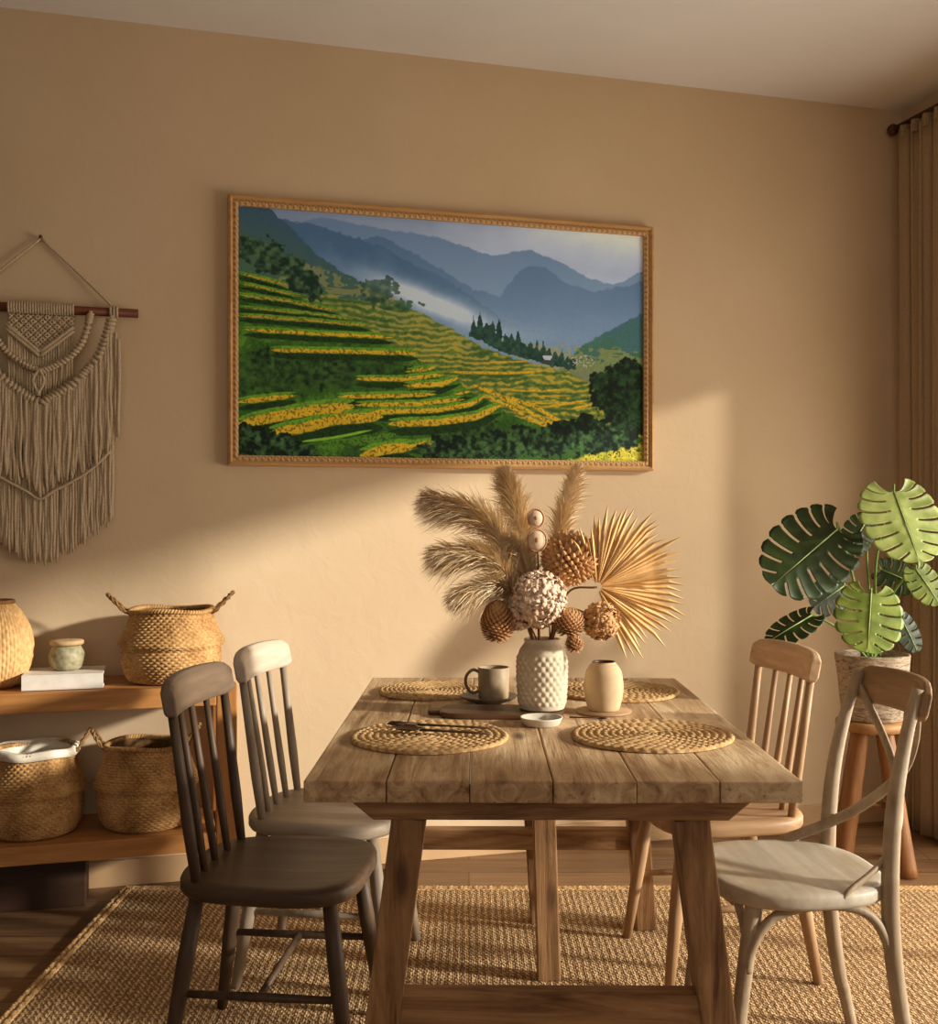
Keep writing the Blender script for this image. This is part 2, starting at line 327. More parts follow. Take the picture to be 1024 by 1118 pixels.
# ================================================================== rug
q = NT('jute_weave'); v = q.coord((1, 1, 1))
wv = q.n('ShaderNodeTexWave', _wave_type='BANDS', _bands_direction='X', Scale=15, Distortion=1.0, Detail=2, Detail__Scale=3.0); q.l(v, wv.inputs[0])
vd = q.coord((1, .55, 1), (0, 0, R(38))); w2 = q.n('ShaderNodeTexWave', _wave_type='BANDS', _bands_direction='Y', Scale=34, Distortion=2.2, Detail=2, Detail__Scale=4.0); q.l(vd, w2.inputs[0])
vv = q.coord((115, 62, 1)); vo = q.n('ShaderNodeTexVoronoi', Scale=1.35, Randomness=.55); q.l(vv, vo.inputs[0])
nz = q.n('ShaderNodeTexNoise', Scale=120, Detail=3); q.l(v, nz.inputs[0])
na = q.n('ShaderNodeMath', _operation='MULTIPLY'); q.l(w2.outputs[1], na.inputs[0]); na.inputs[1].default_value = .35
nb = q.n('ShaderNodeMath', _operation='MULTIPLY_ADD'); q.l(wv.outputs[1], nb.inputs[0]); nb.inputs[1].default_value = .35; q.l(na.outputs[0], nb.inputs[2])
nc = q.n('ShaderNodeMath', _operation='SUBTRACT'); q.l(nb.outputs[0], nc.inputs[0]); q.l(vo.outputs['Distance'], nc.inputs[1])
nd = q.n('ShaderNodeMath', _operation='MULTIPLY_ADD'); q.l(nz.outputs[0], nd.inputs[0]); nd.inputs[1].default_value = .4; q.l(nc.outputs[0], nd.inputs[2])
q.l(q.ramp(nd.outputs[0], [(.0, (132, 102, 70)), (.28, (198, 164, 120)), (.75, (230, 200, 158))]), q.b.inputs[0])
q.b.inputs['Roughness'].default_value = .95; q.b.inputs['Specular IOR Level'].default_value = .1; q.bump(nd.outputs[0], .55, .007); M_rug = q.m
M_braid = soft('jute_braid', (160, 120, 74), (208, 172, 122), 60, .95, .6, .006)
RX0, RX1, RY0, RY1 = -1.15, 1.72, .9, 3.70
rug = thing('jute_rug', 'large woven natural jute rug lying under the wooden dining table', 'rug')
b = MB(); b.box(((RX0 + RX1) / 2, (RY0 + RY1) / 2, .005), (RX1 - RX0, RY1 - RY0, .010), None, .003); b.build('woven_field', M_rug, rug)
b = MB()
for k in (0, 1):                                   # braided hem round the rug
    for j in range(3):
        pts = []
        seg = [((RX0, RY0), (RX0, RY1)), ((RX0, RY1), (RX1, RY1)), ((RX1, RY1), (RX1, RY0))]
        for (a, c) in seg:
            L = math.dist(a, c); m = int(L / .012)
            for i in range(m):
                t = i / m; x = a[0] + (c[0] - a[0]) * t; y = a[1] + (c[1] - a[1]) * t; ph = L * t / .05 * 2 * PI + j * 2.1
                nx, ny = (c[1] - a[1]) / L, -(c[0] - a[0]) / L; o = .007 * math.sin(ph) + k * .018 - .009
                pts.append((x + nx * o, y + ny * o, .0105 + .003 * math.cos(ph * 2)))
        b.tube(pts, .0052, 5)
b.build('braided_hem', M_braid, rug)
RUG = .0106

# ================================================================== curtain
M_curt = soft('linen_curtain', (150, 126, 96), (166, 140, 108), 120, .95, .3, .002)
cur = thing('curtain', 'long pale linen curtain hanging in the right corner by the plant', 'curtain', wp(-.06, .36, 0), TH)
vs = []; fs = []; nn = 150; zz = 24
for i in range(zz + 1):
    z = .012 + (2.83 - .012) * i / zz; f = i / zz
    for j in range(nn + 1):
        t = j / nn; n0 = .10 + .34 * t; ph = t * 2 * PI * 5
        amp = .038 * (.75 + .25 * math.sin(3 * t * 6)) * (1 - .35 * f)
        m = .072 + amp * math.sin(ph + .35 * math.sin(f * 5 + t * 9)) * (.9 + .1 * math.sin(ph * 2))
        n0 += .012 * math.sin(ph * 2 + 1) + .01 * math.sin(f * 3 + t * 4)
        vs.append((.06 - m, .36 - n0, z))
for i in range(zz):
    for j in range(nn): a = i * (nn + 1) + j; fs.append((a, a + 1, a + nn + 2, a + nn + 1))
b = MB(); b.add(vs, fs); b.build('cloth', M_curt, cur, solid=.003)
q = NT('sun_filter_cloth'); q.b.inputs[0].default_value = lin((226, 208, 180)); tr = q.n('ShaderNodeBsdfTransparent'); ms = q.n('ShaderNodeMixShader'); ms.inputs[0].default_value = .52
q.l(tr.outputs[0], ms.inputs[1]); q.l(q.b.outputs[0], ms.inputs[2]); q.l(ms.outputs[0], q.t.nodes['Material Output'].inputs[0])
vs = []; fs = []
for i in range(9):                                 # added out-of-view layer that weakens the sun on the back wall's right side
    for j in range(101):
        t = j / 100; vs.append((.06 - .035 - .012 * math.sin(t * 2 * PI * 6), .36 - (.42 + .60 * t), .02 + 2.78 * i / 8))
for i in range(8):
    for j in range(100): a = i * 101 + j; fs.append((a, a + 1, a + 102, a + 101))
b = MB(); b.add(vs, fs); o = b.build('added_sun_filter', q.m, cur); o['label'] = 'thin open-weave layer added to soften the sunlight'
b = MB()                                           # gathered heading tape
for j in range(nn):
    t = j / nn; n0 = .10 + .34 * t; m = .068 + .02 * math.sin(t * 2 * PI * 5); vs_ = (.06 - m, .36 - n0)
    if j % 2 == 0: b.box((vs_[0], vs_[1], 2.83), (.006, .010, .05), None, .002)
b.build('heading', M_curt, cur)
M_dwood = wood('dark_rod_wood', (70, 42, 24), (104, 66, 40), 'Y')
rod = thing('curtain_rod', 'dark wooden curtain rod below the ceiling on the right wall', 'curtain rod', wp(-.068, .36, 2.865), TH)
b = MB(); b.tube([(0, .31, 0), (0, -2.2, 0)], .011, 12); b.build('pole', M_dwood, rod)
b = MB(); b.ball((0, .325, 0), .024, 14); b.build('finial', M_dwood, rod)
for y in (.285, -2.1):
    b = MB(); b.box((.034, y, -.0), (.068, .016, .02), None, .003); b.box((.064, y, -.01), (.008, .03, .07), None, .002); b.build('bracket', M_dwood, rod)

# ================================================================== framed landscape
PU0, PU1 = -2.759, -1.146; PZ0, PZ1 = 1.442, 2.388
M_rattan = NT('carved_frame'); q = M_rattan; v = q.coord((1, 1, 1))
wv = q.n('ShaderNodeTexWave', _wave_type='BANDS', _bands_direction='DIAGONAL', Scale=30, Distortion=1.5); q.l(v, wv.inputs[0])
q.l(q.ramp(wv.outputs[1], [(.1, (176, 134, 86)), (.8, (208, 168, 116))]), q.b.inputs[0]); q.b.inputs['Roughness'].default_value = .55; q.bump(wv.outputs[1], .5, .003); M_rattan = q.m
M_gold = wood('frame_wood', (176, 130, 80), (212, 168, 112), 'X', 1, .5)
pic = wthing('framed_picture', 'wide light wood frame with a green and yellow rice terrace landscape above the table', 'picture', PU0, 0, PZ0)
Wd, Hh = PU1 - PU0, PZ1 - PZ0
def molding(name, parent, w, d0, y_mid, inset, mat, rib=False):
    """Four mitred bars as one moulding: profile w wide, y from -d0 to 0."""
    b = MB(); o, i2 = inset, inset + w
    cs = [(o, o), (Wd - o, o), (Wd - o, Hh - o), (o, Hh - o)]; ci = [(i2, i2), (Wd - i2, i2), (Wd - i2, Hh - i2), (i2, Hh - i2)]
    mids = [((a[0] + c[0]) / 2, (a[1] + c[1]) / 2) for a, c in zip(cs, ci)]
    vs = []; fs = []
    rows = [(cs, 0), (cs, -d0 * .85), (mids, -d0), (ci, -d0 * .8), (ci, 0)]
    for pts, y in rows: vs += [(x, y + y_mid, z) for x, z in pts]
    for r in range(4):
        for k in range(4): fs.append((r * 4 + k, r * 4 + (k + 1) % 4, (r + 1) * 4 + (k + 1) % 4, (r + 1) * 4 + k))
    b.add(vs, fs, False)
    if rib:
        for k in range(4):
            a, c = mids[k], mids[(k + 1) % 4]; L = math.dist(a, c); m = int(L / .011)
            for i in range(m):
                t = (i + .5) / m; x = a[0] + (c[0] - a[0]) * t; z = a[1] + (c[1] - a[1]) * t
                b.ball((x, y_mid - d0 + .002, z), .0046, 6, (1.2, .6, 1.2))
    return b.build(name, mat, parent)
molding('outer_frame', pic, .016, .042, 0, 0, M_gold)
molding('carved_bead', pic, .020, .034, 0, .016, M_rattan, True)
GW, GH = 560, 320; I0 = .034
pix = terrace_picture(GW, GH)[::-1]
xs = np.linspace(I0, Wd - I0, GW + 1); zs = np.linspace(I0, Hh - I0, GH + 1)
gx, gz = np.meshgrid(xs, zs); co_ = np.stack([gx, np.full_like(gx, -.014), gz], -1).reshape(-1, 3)
i, j = np.meshgrid(np.arange(GW), np.arange(GH)); a0 = (j * (GW + 1) + i).ravel()
fa = np.stack([a0, a0 + 1, a0 + GW + 2, a0 + GW + 1], -1)
me = bpy.data.meshes.new('print'); me.vertices.add(len(co_)); me.vertices.foreach_set('co', co_.ravel())
me.loops.add(fa.size); me.loops.foreach_set('vertex_index', fa.ravel()); me.polygons.add(len(fa)); me.polygons.foreach_set('loop_start', np.arange(len(fa)) * 4); me.update()
ca = me.color_attributes.new('ink', 'FLOAT_COLOR', 'CORNER'); lp = np.where(pix <= .04045, pix / 12.92, ((pix + .055) / 1.055) ** 2.4).reshape(-1, 3)
lp = np.clip(lp * PRINT_GAIN, 0, 1)
rgba = np.concatenate([np.repeat(lp, 4, 0), np.ones((len(fa) * 4, 1))], 1); ca.data.foreach_set('color', rgba.astype(np.float32).ravel())
q = NT('landscape_print'); va = q.n('ShaderNodeVertexColor'); va.layer_name = 'ink'; q.l(va.outputs[0], q.b.inputs[0]); q.b.inputs['Roughness'].default_value = .6; q.b.inputs['Specular IOR Level'].default_value = .2
me.materials.append(q.m); o = bpy.data.objects.new('landscape_print', me); C.objects.link(o); o.parent = pic
b = MB(); b.box((Wd / 2, -.006, Hh / 2), (Wd - .03, .010, Hh - .03), None, 0); b.build('backing_board', M_gold, pic)

# ================================================================== macrame
def wu(x, n):
    r = (x - 512) / F; return (r * (COR.y + N.y * n) - COR.x - N.x * n) / (U.x - r * U.y)
def wz(x, y, n):
    p = wp(wu(x, n), n); return CAM_H - (y - 568) * p.y / F
M_cord = soft('cotton_cord', (176, 154, 124), (206, 184, 152), 180, .95, .5, .003)
M_dowel = wood('dark_dowel', (72, 34, 20), (120, 62, 38), 'X', 1.5, .5)
mac = wthing('macrame_hanging', 'cream knotted macrame wall hanging with two tiers of fringe on a dark dowel', 'wall hanging', wu(44, .03), 0, 0)
mx_ = lambda x: (x - 44) / 329.0
def mz(y): return CAM_H - (y - 568) / 329.0
MN = -.030
b = MB(); b.tube([(mx_(-58), MN, mz(335)), (mx_(147), MN, mz(336))], .0150, 14); b.build('dowel', M_dowel, mac)
b = MB(); nail = (0, -.012, mz(257))
for s in (-1, 1): b.tube(spline([nail, (s * .115, -.018, mz(292)), (s * .232, MN, mz(330))], 6), .0045, 8)
for s in (-1, 1):
    for k in (-1, 0, 1): b.tube([(s * .234 + k * .010 + .0158 * 0, MN + .0175 * math.cos(a), mz(335.5) + .0175 * math.sin(a)) for a in np.linspace(0, 2 * PI, 13)], .0045, 6)
b.build('hanging_cord', M_cord, mac)
b = MB(); b.tube([(0, 0, mz(257)), (0, -.022, mz(257) + .004)], .004, 8); b.ball((0, -.023, mz(257) + .004), .006, 8); b.build('nail', M_dowel, mac)
def swag_y(x, pts):
    xs, ys = zip(*pts); return float(np.interp(abs(x - 44) + 44, xs, ys))
OUT = [(44, 441), (60, 431), (80, 416), (103, 390), (113, 366), (119, 343)]
INN = [(44, 405), (60, 398), (78, 385), (90, 366), (97, 338)]
b = MB(); VP = [(44, 387), (80, 357)]
for k in range(25):                                # lark's-head knots over the dowel
    x = mx_(12) + (mx_(78) - mx_(12)) * k / 24
    b.tube([(x, MN - .019 * math.cos(a), mz(335.5) + .019 * math.sin(a)) for a in np.linspace(-2.0, 2.0, 9)], .0042, 6)
for s in (-1, 1):                                  # open lattice of diagonal cords down to the V
    for k in range(-10, 20):
        x0 = 12 + k * 4.9; pts = []
        for i in range(41):
            y = 343 + i * 1.1; x = 44 + s * ((x0 - 44) + i * 1.1)
            if 11 <= x <= 79 and y <= swag_y(x, VP) - 1: pts.append((mx_(x), MN - .006 + .003 * math.sin(i * PI / 2.23 + k * PI + (s > 0) * PI), mz(y)))
        if len(pts) > 2: b.tube(pts, .0036, 6)
b.build('knotted_lattice', M_cord, mac)
b = MB()
for off, r in ((0, .0060), (4.5, .0060)):
    for s in (-1, 1): b.tube([(s * (mx_(44 + t * 35)), MN - .013, mz(387 - t * 29 + off - 3)) for t in np.linspace(0, 1, 8)], r, 8)
def wrap_swag(b, P, r, step, wid):
    for s in (-1, 1):
        pts = [Vector((s * mx_(x), MN - .018, mz(y))) for x, y in P]; sp = spline(pts, 10)
        b.tube([p + Vector((0, .004, wid)) for p in sp], r, 8); b.tube([p - Vector((0, -.004, wid)) for p in sp], r, 8)
        d = 0; last = sp[0]
        for p in sp:
            d += (p - last).length
            if d > step:
                d = 0; t = (p - last).normalized(); nn_ = Vector((-t.z, 0, t.x)) * (1 if s > 0 else 1)
                b.tube([p - nn_ * wid * 1.9 + t * .004 + Vector((0, .002, 0)), p + Vector((0, -.008, 0)), p + nn_ * wid * 1.9 - t * .004 + Vector((0, .002, 0))], [r * .8, r * 1.15, r * .8], 6)
            last = p
wrap_swag(b, [(x, y) for x, y in INN], .0060, .009, .0050)
b.tube(spline([(0, MN - .03, mz(403)), (-.02, MN - .03, mz(416)), (.0, MN - .03, mz(432))], 6), .005, 6); b.tube(spline([(0, MN - .03, mz(403)), (.014, MN - .03, mz(416)), (-.006, MN - .03, mz(432))], 6), .005, 6)
b.build('inner_swag', M_cord, mac)
b = MB(); wrap_swag(b, OUT, .0065, .011, .008)
b.build('outer_swag', M_cord, mac)
def strand(b, x, y0, y1, d, r, wav=.003):
    k = max(4, int(abs(y1 - y0) / 9)); ph = random.random() * 6; f = random.uniform(.5, 1.3); pts = []
    for i in range(k + 1):
        t = i / k; pts.append((mx_(x) + wav * math.sin(ph + i * f) * t, d + .002 * math.sin(ph + i), mz(y0 + (y1 - y0) * t)))
    b.tube(pts, [r * random.uniform(.85, 1.1)] * k + [r * .55], 7)
b = MB(); x = 12
while x <= 79:
    strand(b, x, swag_y(x, VP) - 2, swag_y(x, OUT) - 4, MN - .004, .0044, .001); x += 2.7
b.build('panel_fringe', M_cord, mac)
TIER = [(44, 541), (60, 531), (80, 520), (104, 503), (120, 484), (130, 470)]
b = MB(); x = -39
while x <= 128:
    j = random.uniform(-9, 6); a = abs(x - 44) + 44
    top = swag_y(x, OUT) if a < 118 else 348 + (a - 118) * 2.2
    strand(b, x, top, swag_y(x, TIER) + j, MN - .014 - random.uniform(0, .010), random.uniform(.0048, .0066), .0035); x += random.uniform(2.1, 3.2)
b.build('upper_fringe', M_cord, mac)
b = MB(); x = -32
while x <= 121:
    a = abs(x - 44) + 44; strand(b, x, swag_y(x, TIER) - 22, np.interp(a, [44, 60, 90, 120], [619, 612, 592, 570]) + random.uniform(-6, 4), MN - .001 - random.uniform(0, .006), random.uniform(.0046, .0062), .002); x += random.uniform(2.3, 3.3)
b.tube(spline([(mx_(x), MN - .02, mz(swag_y(x, TIER) + 4)) for x in (-28, -10, 10, 30, 44, 58, 78, 98, 118)], 5), .005, 6)
b.build('lower_fringe', M_cord, mac)

# ================================================================== console
M_oak = wood('console_oak', (150, 96, 48), (198, 142, 82), 'X', .8, .5)
M_oakz = wood('console_oak_upright', (150, 96, 48), (198, 142, 82), 'Z', .8, .5)
ur = wu(259, .36); CL = 1.62; CD = .345; n_off = .016
con = wthing('console_shelf', 'low light oak console shelf with baskets on two levels against the wall', 'shelf', ur - CL / 2, 0, 0)
ZT, ZL = .722, .256
def cbox(name, x, y, z, d, mat, bev=.004): b = MB(); b.box((x, y, z), d, None, bev); return b.build(name, mat, con)
yc = -(n_off + CD / 2)
cbox('top_shelf', -.0, yc, ZT - .031, (CL - .13, CD, .062), M_oak)
cbox('lower_shelf', 0, yc, ZL - .029, (CL - .13, CD, .058), M_oak)
for s in (-1, 1):
    for y, d in ((-(n_off + CD - .030), .060), (-(n_off + .024), .048)): cbox('post', s * (CL / 2 - .0325), y, (ZT + .004 + ZL - .058) / 2, (.064, d, ZT + .004 - ZL + .058), M_oakz)
    for z in (ZT - .030, ZL - .029): cbox('side_rail', s * (CL / 2 - .0325), yc + .006, z, (.050, CD - .11, .050), M_oak)
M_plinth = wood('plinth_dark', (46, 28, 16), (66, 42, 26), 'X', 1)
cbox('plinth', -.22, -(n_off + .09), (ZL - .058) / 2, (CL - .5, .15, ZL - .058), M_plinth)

# ================================================================== baskets
q = NT('seagrass'); v = q.coord((1, 1, 1))
n1 = q.n('ShaderNodeTexNoise', Scale=14, Detail=4); q.l(v, n1.inputs[0]); n2 = q.n('ShaderNodeTexNoise', Scale=130, Detail=3); q.l(v, n2.inputs[0])
mx = q.n('ShaderNodeMix'); mx.inputs[0].default_value = .5; q.l(n1.outputs[0], mx.inputs[2]); q.l(n2.outputs[0], mx.inputs[3])
q.l(q.ramp(mx.outputs[0], [(.32, (122, 84, 44)), (.5, (180, 136, 84)), (.68, (212, 172, 116))]), q.b.inputs[0]); q.b.inputs['Roughness'].default_value = .8
q.b.inputs['Specular IOR Level'].default_value = .2; q.bump(n2.outputs[0], .5, .003); M_grass = q.m
M_grassd = soft('seagrass_handle', (112, 80, 44), (150, 112, 66), 90, .85, .4, .003)
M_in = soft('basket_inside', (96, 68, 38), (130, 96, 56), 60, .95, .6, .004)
M_liner = soft('cloth_liner', (222, 208, 186), (234, 222, 202), 40, .95, .3, .003)
PROF = [(.70, 0), (.80, .03), (.88, .12), (.93, .24), (.945, .36), (.93, .44), (.925, .47), (.985, .51), (1.0, .545), (.985, .575), (.93, .65), (.86, .76), (.80, .88), (.775, .97), (.78, 1.0)]
def basket(name, label, u, n, z, rb, H, seed, group, handles, liner=False, khand=1.0, lean=.85):
    t = wthing(name, label, 'basket', u, n, z, group); rr = random.Random(seed); K = 44; RH = .0088
    pr = []
    P0 = [Vector((r, h, 0)) for r, h in PROF]
    for p in spline(P0, 8): pr.append((p.x * rb, p.y * H))
    # resample by arc length
    L = [0]
    for i in range(1, len(pr)): L.append(L[-1] + math.dist(pr[i], pr[i - 1]))
    m = int(L[-1] / (RH / 4)); ss = np.linspace(0, L[-1], m)
    rs_ = np.interp(ss, L, [p[0] for p in pr]); zs_ = np.interp(ss, L, [p[1] for p in pr])
    prof = list(zip(rs_, zs_)); ph = rr.random() * 6
    def disp(th, i, r, z):
        s_ = ss[min(i, m - 1)]; row = int(s_ / RH); fr = s_ / RH - row
        a = abs(math.sin(K * (th + s_ * .9) / 2 + PI / 2 * row)) ** .7; bb = math.sin(PI * fr) ** .6
        wob = .004 * math.sin(2 * th + ph) + .002 * math.sin(5 * th + ph * 2)
        return (.0066 * a * bb - .0042 + wob * (z / H + .2), .004 * math.sin(3 * th + ph) * (z / H) ** 2)
    b = MB(); b.lathe(prof, K * 6, disp=disp); b.build('woven_body', M_grass, t)
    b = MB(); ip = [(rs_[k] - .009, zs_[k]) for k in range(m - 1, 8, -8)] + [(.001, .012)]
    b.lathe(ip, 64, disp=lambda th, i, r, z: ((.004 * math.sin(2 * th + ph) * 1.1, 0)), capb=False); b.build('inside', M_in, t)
    b = MB(); rim = rs_[-1] - .004                      # rolled rim of twisted grass
    for j in range(2):
        b.tube([((rim + .006 * math.cos(a * 40 + j * PI) + .0045 * math.sin(2 * a + ph)) * math.cos(a), (rim + .006 * math.cos(a * 40 + j * PI) + .0045 * math.sin(2 * a + ph)) * math.sin(a), H + .004 * math.sin(a * 40 + j * PI) + .004 * math.sin(3 * a + ph)) for a in np.linspace(0, 2 * PI, 321)], .0052, 6, cap=False)
    b.build('rim', M_grass, t)
    for hs, out in handles:
        b = MB()
        for j in range(2):
            pts = []
            for a in np.linspace(0, PI, 25):
                w_ = .040 * math.cos(a); h_ = .078 * math.sin(a) ** .8 * khand; tw = .0038
                rad = rim + .006 + h_ * out - .010 * (h_ < .004)
                pts.append((hs * (rad) + tw * math.cos(a * 9 + j * PI), w_ + .0, H + h_ * lean - .012 + tw * math.sin(a * 9 + j * PI)))
            b.tube(pts, .0036, 6)
        b.build('handle', M_grassd, t)
    if liner:
        b = MB(); b.lathe([(rim - .012, H - .05), (rim - .009, H - .004), (rim + .000, H + .013), (rim + .012, H + .010), (rim + .0165, H - .012)], 72, disp=lambda th, i, r, z: ((.002 * math.sin(9 * th) * (i > 1), .0025 * math.sin(5 * th + 1))), capb=False)
        b.build('cloth_liner', M_liner, t, solid=.002)
    return t
N1 = .195
basket('seagrass_basket', 'round seagrass belly basket on the top shelf, beside the jar and book', wu(187, N1), N1, ZT + .001, .168, .232, 1, 'seagrass belly baskets', [(-1, .85), (1, .85)])
basket('seagrass_basket', 'seagrass belly basket with a white cloth edge, left of the two on the lower shelf', wu(38, N1), N1, ZL + .001, .158, .262, 2, 'seagrass belly baskets', [(1, .55)], True)
basket('seagrass_basket', 'seagrass belly basket behind the dark chair, right of the two on the lower shelf', wu(160, N1), N1, ZL + .001, .164, .262, 3, 'seagrass belly baskets', [(-1, .5), (1, .5)])

# ================================================================== wicker vase, book, jar
M_wick = soft('light_wicker', (184, 138, 84), (222, 180, 122), 60, .7, .4, .003)
M_wickd = soft('wicker_rim', (120, 78, 44), (150, 104, 62), 60, .7, .3, .003)
wv_ = wthing('wicker_vase', 'round pale wicker vase with a dark rim at the left end of the top shelf', 'vase', wu(-6, N1), N1, ZT + .001)
b = MB(); pr = spline([(.055, 0, 0), (.085, .018, 0), (.108, .07, 0), (.115, .125, 0), (.105, .185, 0), (.080, .235, 0), (.058, .262, 0), (.056, .27, 0)], 10)
prof = [(p.x, p.y) for p in pr]
def dwick(th, i, r, z):
    k = 60; return (.0028 * abs(math.sin(k * th / 2)) ** .6 * (1 if 1 else 0) + .0012 * math.sin(z / .004) * math.cos(k * th / 2), 0)
b.lathe(prof, 360, disp=dwick, sub=2); b.build('body', M_wick, wv_)
b = MB(); b.lathe([(.053, .262), (.062, .264), (.063, .272), (.058, .276), (.050, .274), (.048, .20), (.001, .05)], 64, capb=False); b.build('rim', M_wickd, wv_)
M_cover = soft('book_cover', (214, 204, 190), (226, 216, 202), 30, .6, .05)
M_page = NT('book_pages'); q = M_page; v = q.coord((1, 1, 260)); nn_ = q.n('ShaderNodeTexNoise', Scale=3, Detail=2); q.l(v, nn_.inputs[0]); q.l(q.ramp(nn_.outputs[0], [(.35, (206, 190, 164)), (.65, (236, 224, 204))]), q.b.inputs[0]); M_page = q.m
ub0, ub1 = wu(24, .30), wu(113, .30)
bk = wthing('white_book', 'thick white closed book lying flat on the top shelf under the small jar', 'book', (ub0 + ub1) / 2, .225, ZT + .001)
bw = (ub1 - ub0)
for z in (.0035, .0455): b = MB(); b.box((0, 0, z), (bw, .19, .005), None, .001); b.build('cover', M_cover, bk)
b = MB(); b.box((0, -.0925, .0245), (bw, .005, .042), None, .001); b.build('spine', M_cover, bk)
b = MB(); b.box((.000, .001, .0245), (bw - .010, .178, .038), None, .001); b.build('pages', M_page, bk)
M_stone = soft('speckled_stoneware', (120, 112, 84), (176, 166, 132), 50, .45, .15, .003)
M_lid = soft('jar_lid_wood', (170, 138, 98), (198, 166, 124), 20, .6, .1)
jr = wthing('lidded_jar', 'small grey-green stoneware jar with a flat pale lid standing on the white book', 'jar', wu(73, .21), .21, ZT + .050)
b = MB(); b.lathe([(p.x, p.y) for p in spline([(.036, 0, 0), (.046, .008, 0), (.054, .030, 0), (.054, .052, 0), (.046, .070, 0), (.043, .076, 0), (.048, .080, 0)], 6)], 64, capt=True); b.build('body', M_stone, jr)
b = MB(); b.lathe([(.049, .080), (.052, .083), (.052, .092), (.048, .095), (.02, .096), (.0005, .096)], 64, capb=True); b.build('lid', M_lid, jr)

# ================================================================== dining table
def board(b, path, hts, thick, mid=None):
    """Curved board: path = centre points, hts = (zlow, zhigh) per point, rounded edges."""
    k = len(path); vs = []; fs = []; prof = [(-.5, .12), (-.5, .88), (-.3, 1), (.3, 1), (.5, .88), (.5, .12), (.3, 0), (-.3, 0)]; m = len(prof)
    for i, p in enumerate(path):
        p = Vector(p); t = (Vector(path[min(i + 1, k - 1)]) - Vector(path[max(i - 1, 0)])); t.z = 0; t.normalize(); n_ = Vector((-t.y, t.x, 0)); lo, hi = hts[i]
        sl = Vector((hts[i][0] * 0, 0, 0))
        for a, c in prof: vs.append(Vector((p.x, p.y, 0)) + n_ * a * thick + Vector((p.z * (c - .5), 0, lo + (hi - lo) * c)))
    for i in range(k - 1):
        for j in range(m): fs.append((i * m + j, i * m + (j + 1) % m, (i + 1) * m + (j + 1) % m, (i + 1) * m + j))
    fs.append(tuple(range(m))[::-1]); fs.append(tuple((k - 1) * m + j for j in range(m)))
    return b.add(vs, fs, False)
def table_wood(name, grain):
    q = NT(name); a, g = 9, .9; st = {'X': (g, a, a), 'Y': (a, g, a), 'Z': (a, a, g)}[grain]
    v = q.coord((1, 1, 1))
    # every plank its own tone: random by position across
    sp = q.n('ShaderNodeSeparateXYZ'); q.l(v, sp.inputs[0]); dv = q.n('ShaderNodeMath', _operation='DIVIDE'); q.l(sp.outputs[0], dv.inputs[0]); dv.inputs[1].default_value = .94 / 6
    fl = q.n('ShaderNodeMath', _operation='FLOOR'); q.l(dv.outputs[0], fl.inputs[0]); wn = q.n('ShaderNodeTexWhiteNoise', _noise_dimensions='1D'); q.l(fl.outputs[0], wn.inputs['W'])
    vm = q.coord(st); off = q.n('ShaderNodeVectorMath', _operation='ADD'); q.l(vm, off.inputs[0])
    if grain == 'Y': q.l(wn.outputs['Color'], off.inputs[1])
    sc = q.n('ShaderNodeTexNoise', Scale=2.4, Detail=9, Roughness=.68, Distortion=.9); q.l(off.outputs[0], sc.inputs[0])
    big = q.n('ShaderNodeTexNoise', Scale=3.2, Detail=5, Roughness=.6); q.l(v, big.inputs[0])
    m1 = q.n('ShaderNodeMix'); m1.inputs[0].default_value = .3; q.l(sc.outputs[0], m1.inputs[2]); q.l(big.outputs[0], m1.inputs[3])
    if grain == 'Y':
        ad = q.n('ShaderNodeMath', _operation='MULTIPLY_ADD'); q.l(wn.outputs[0], ad.inputs[0]); ad.inputs[1].default_value = .10; q.l(m1.outputs[0], ad.inputs[2]); h = ad.outputs[0]
    else: h = m1.outputs[0]
    tones = ((88, 62, 40), (150, 114, 78), (188, 154, 114), (222, 194, 154)) if grain == 'Y' else ((74, 48, 28), (122, 86, 54), (156, 116, 76), (186, 148, 104))
    col = q.ramp(h, list(zip((.34, .43, .53, .66), tones)))
    kn = q.n('ShaderNodeTexVoronoi', Scale=1.0, Randomness=1.0); vk = q.coord({'X': (2.2, 7, 7), 'Y': (7, 2.2, 2), 'Z': (7, 7, 2.2)}[grain]); q.l(vk, kn.inputs[0])
    kf = q.n('ShaderNodeMapRange'); kf.inputs[1].default_value = .05; kf.inputs[2].default_value = .13; kf.inputs[3].default_value = .75; kf.inputs[4].default_value = 0; q.l(kn.outputs['Distance'], kf.inputs[0])
    m2 = q.n('ShaderNodeMix', _data_type='RGBA'); q.l(kf.outputs[0], m2.inputs[0]); q.l(col, m2.inputs[6]); m2.inputs[7].default_value = lin((58, 34, 18)); q.l(m2.outputs[2], q.b.inputs[0])
    q.b.inputs['Roughness'].default_value = .62; q.b.inputs['Specular IOR Level'].default_value = .3; vf = q.coord(tuple({'X': (1.2, 60, 60), 'Y': (60, 1.2, 60), 'Z': (60, 60, 1.2)}[grain])); nf = q.n('ShaderNodeTexNoise', Scale=1.6, Detail=4, Roughness=.7); q.l(vf, nf.inputs[0])
    cr = q.n('ShaderNodeMapRange'); cr.inputs[1].default_value = .30; cr.inputs[2].default_value = .40; cr.inputs[3].default_value = .65; cr.inputs[4].default_value = 0; q.l(nf.outputs[0], cr.inputs[0])
    m3 = q.n('ShaderNodeMix', _data_type='RGBA'); q.l(cr.outputs[0], m3.inputs[0]); q.l(m2.outputs[2], m3.inputs[6]); m3.inputs[7].default_value = lin((60, 38, 22)); q.l(m3.outputs[2], q.b.inputs[0])
    b1 = q.bump(nf.outputs[0], .35, .004); q.bump(sc.outputs[0], .5, .006, b1); return q.m
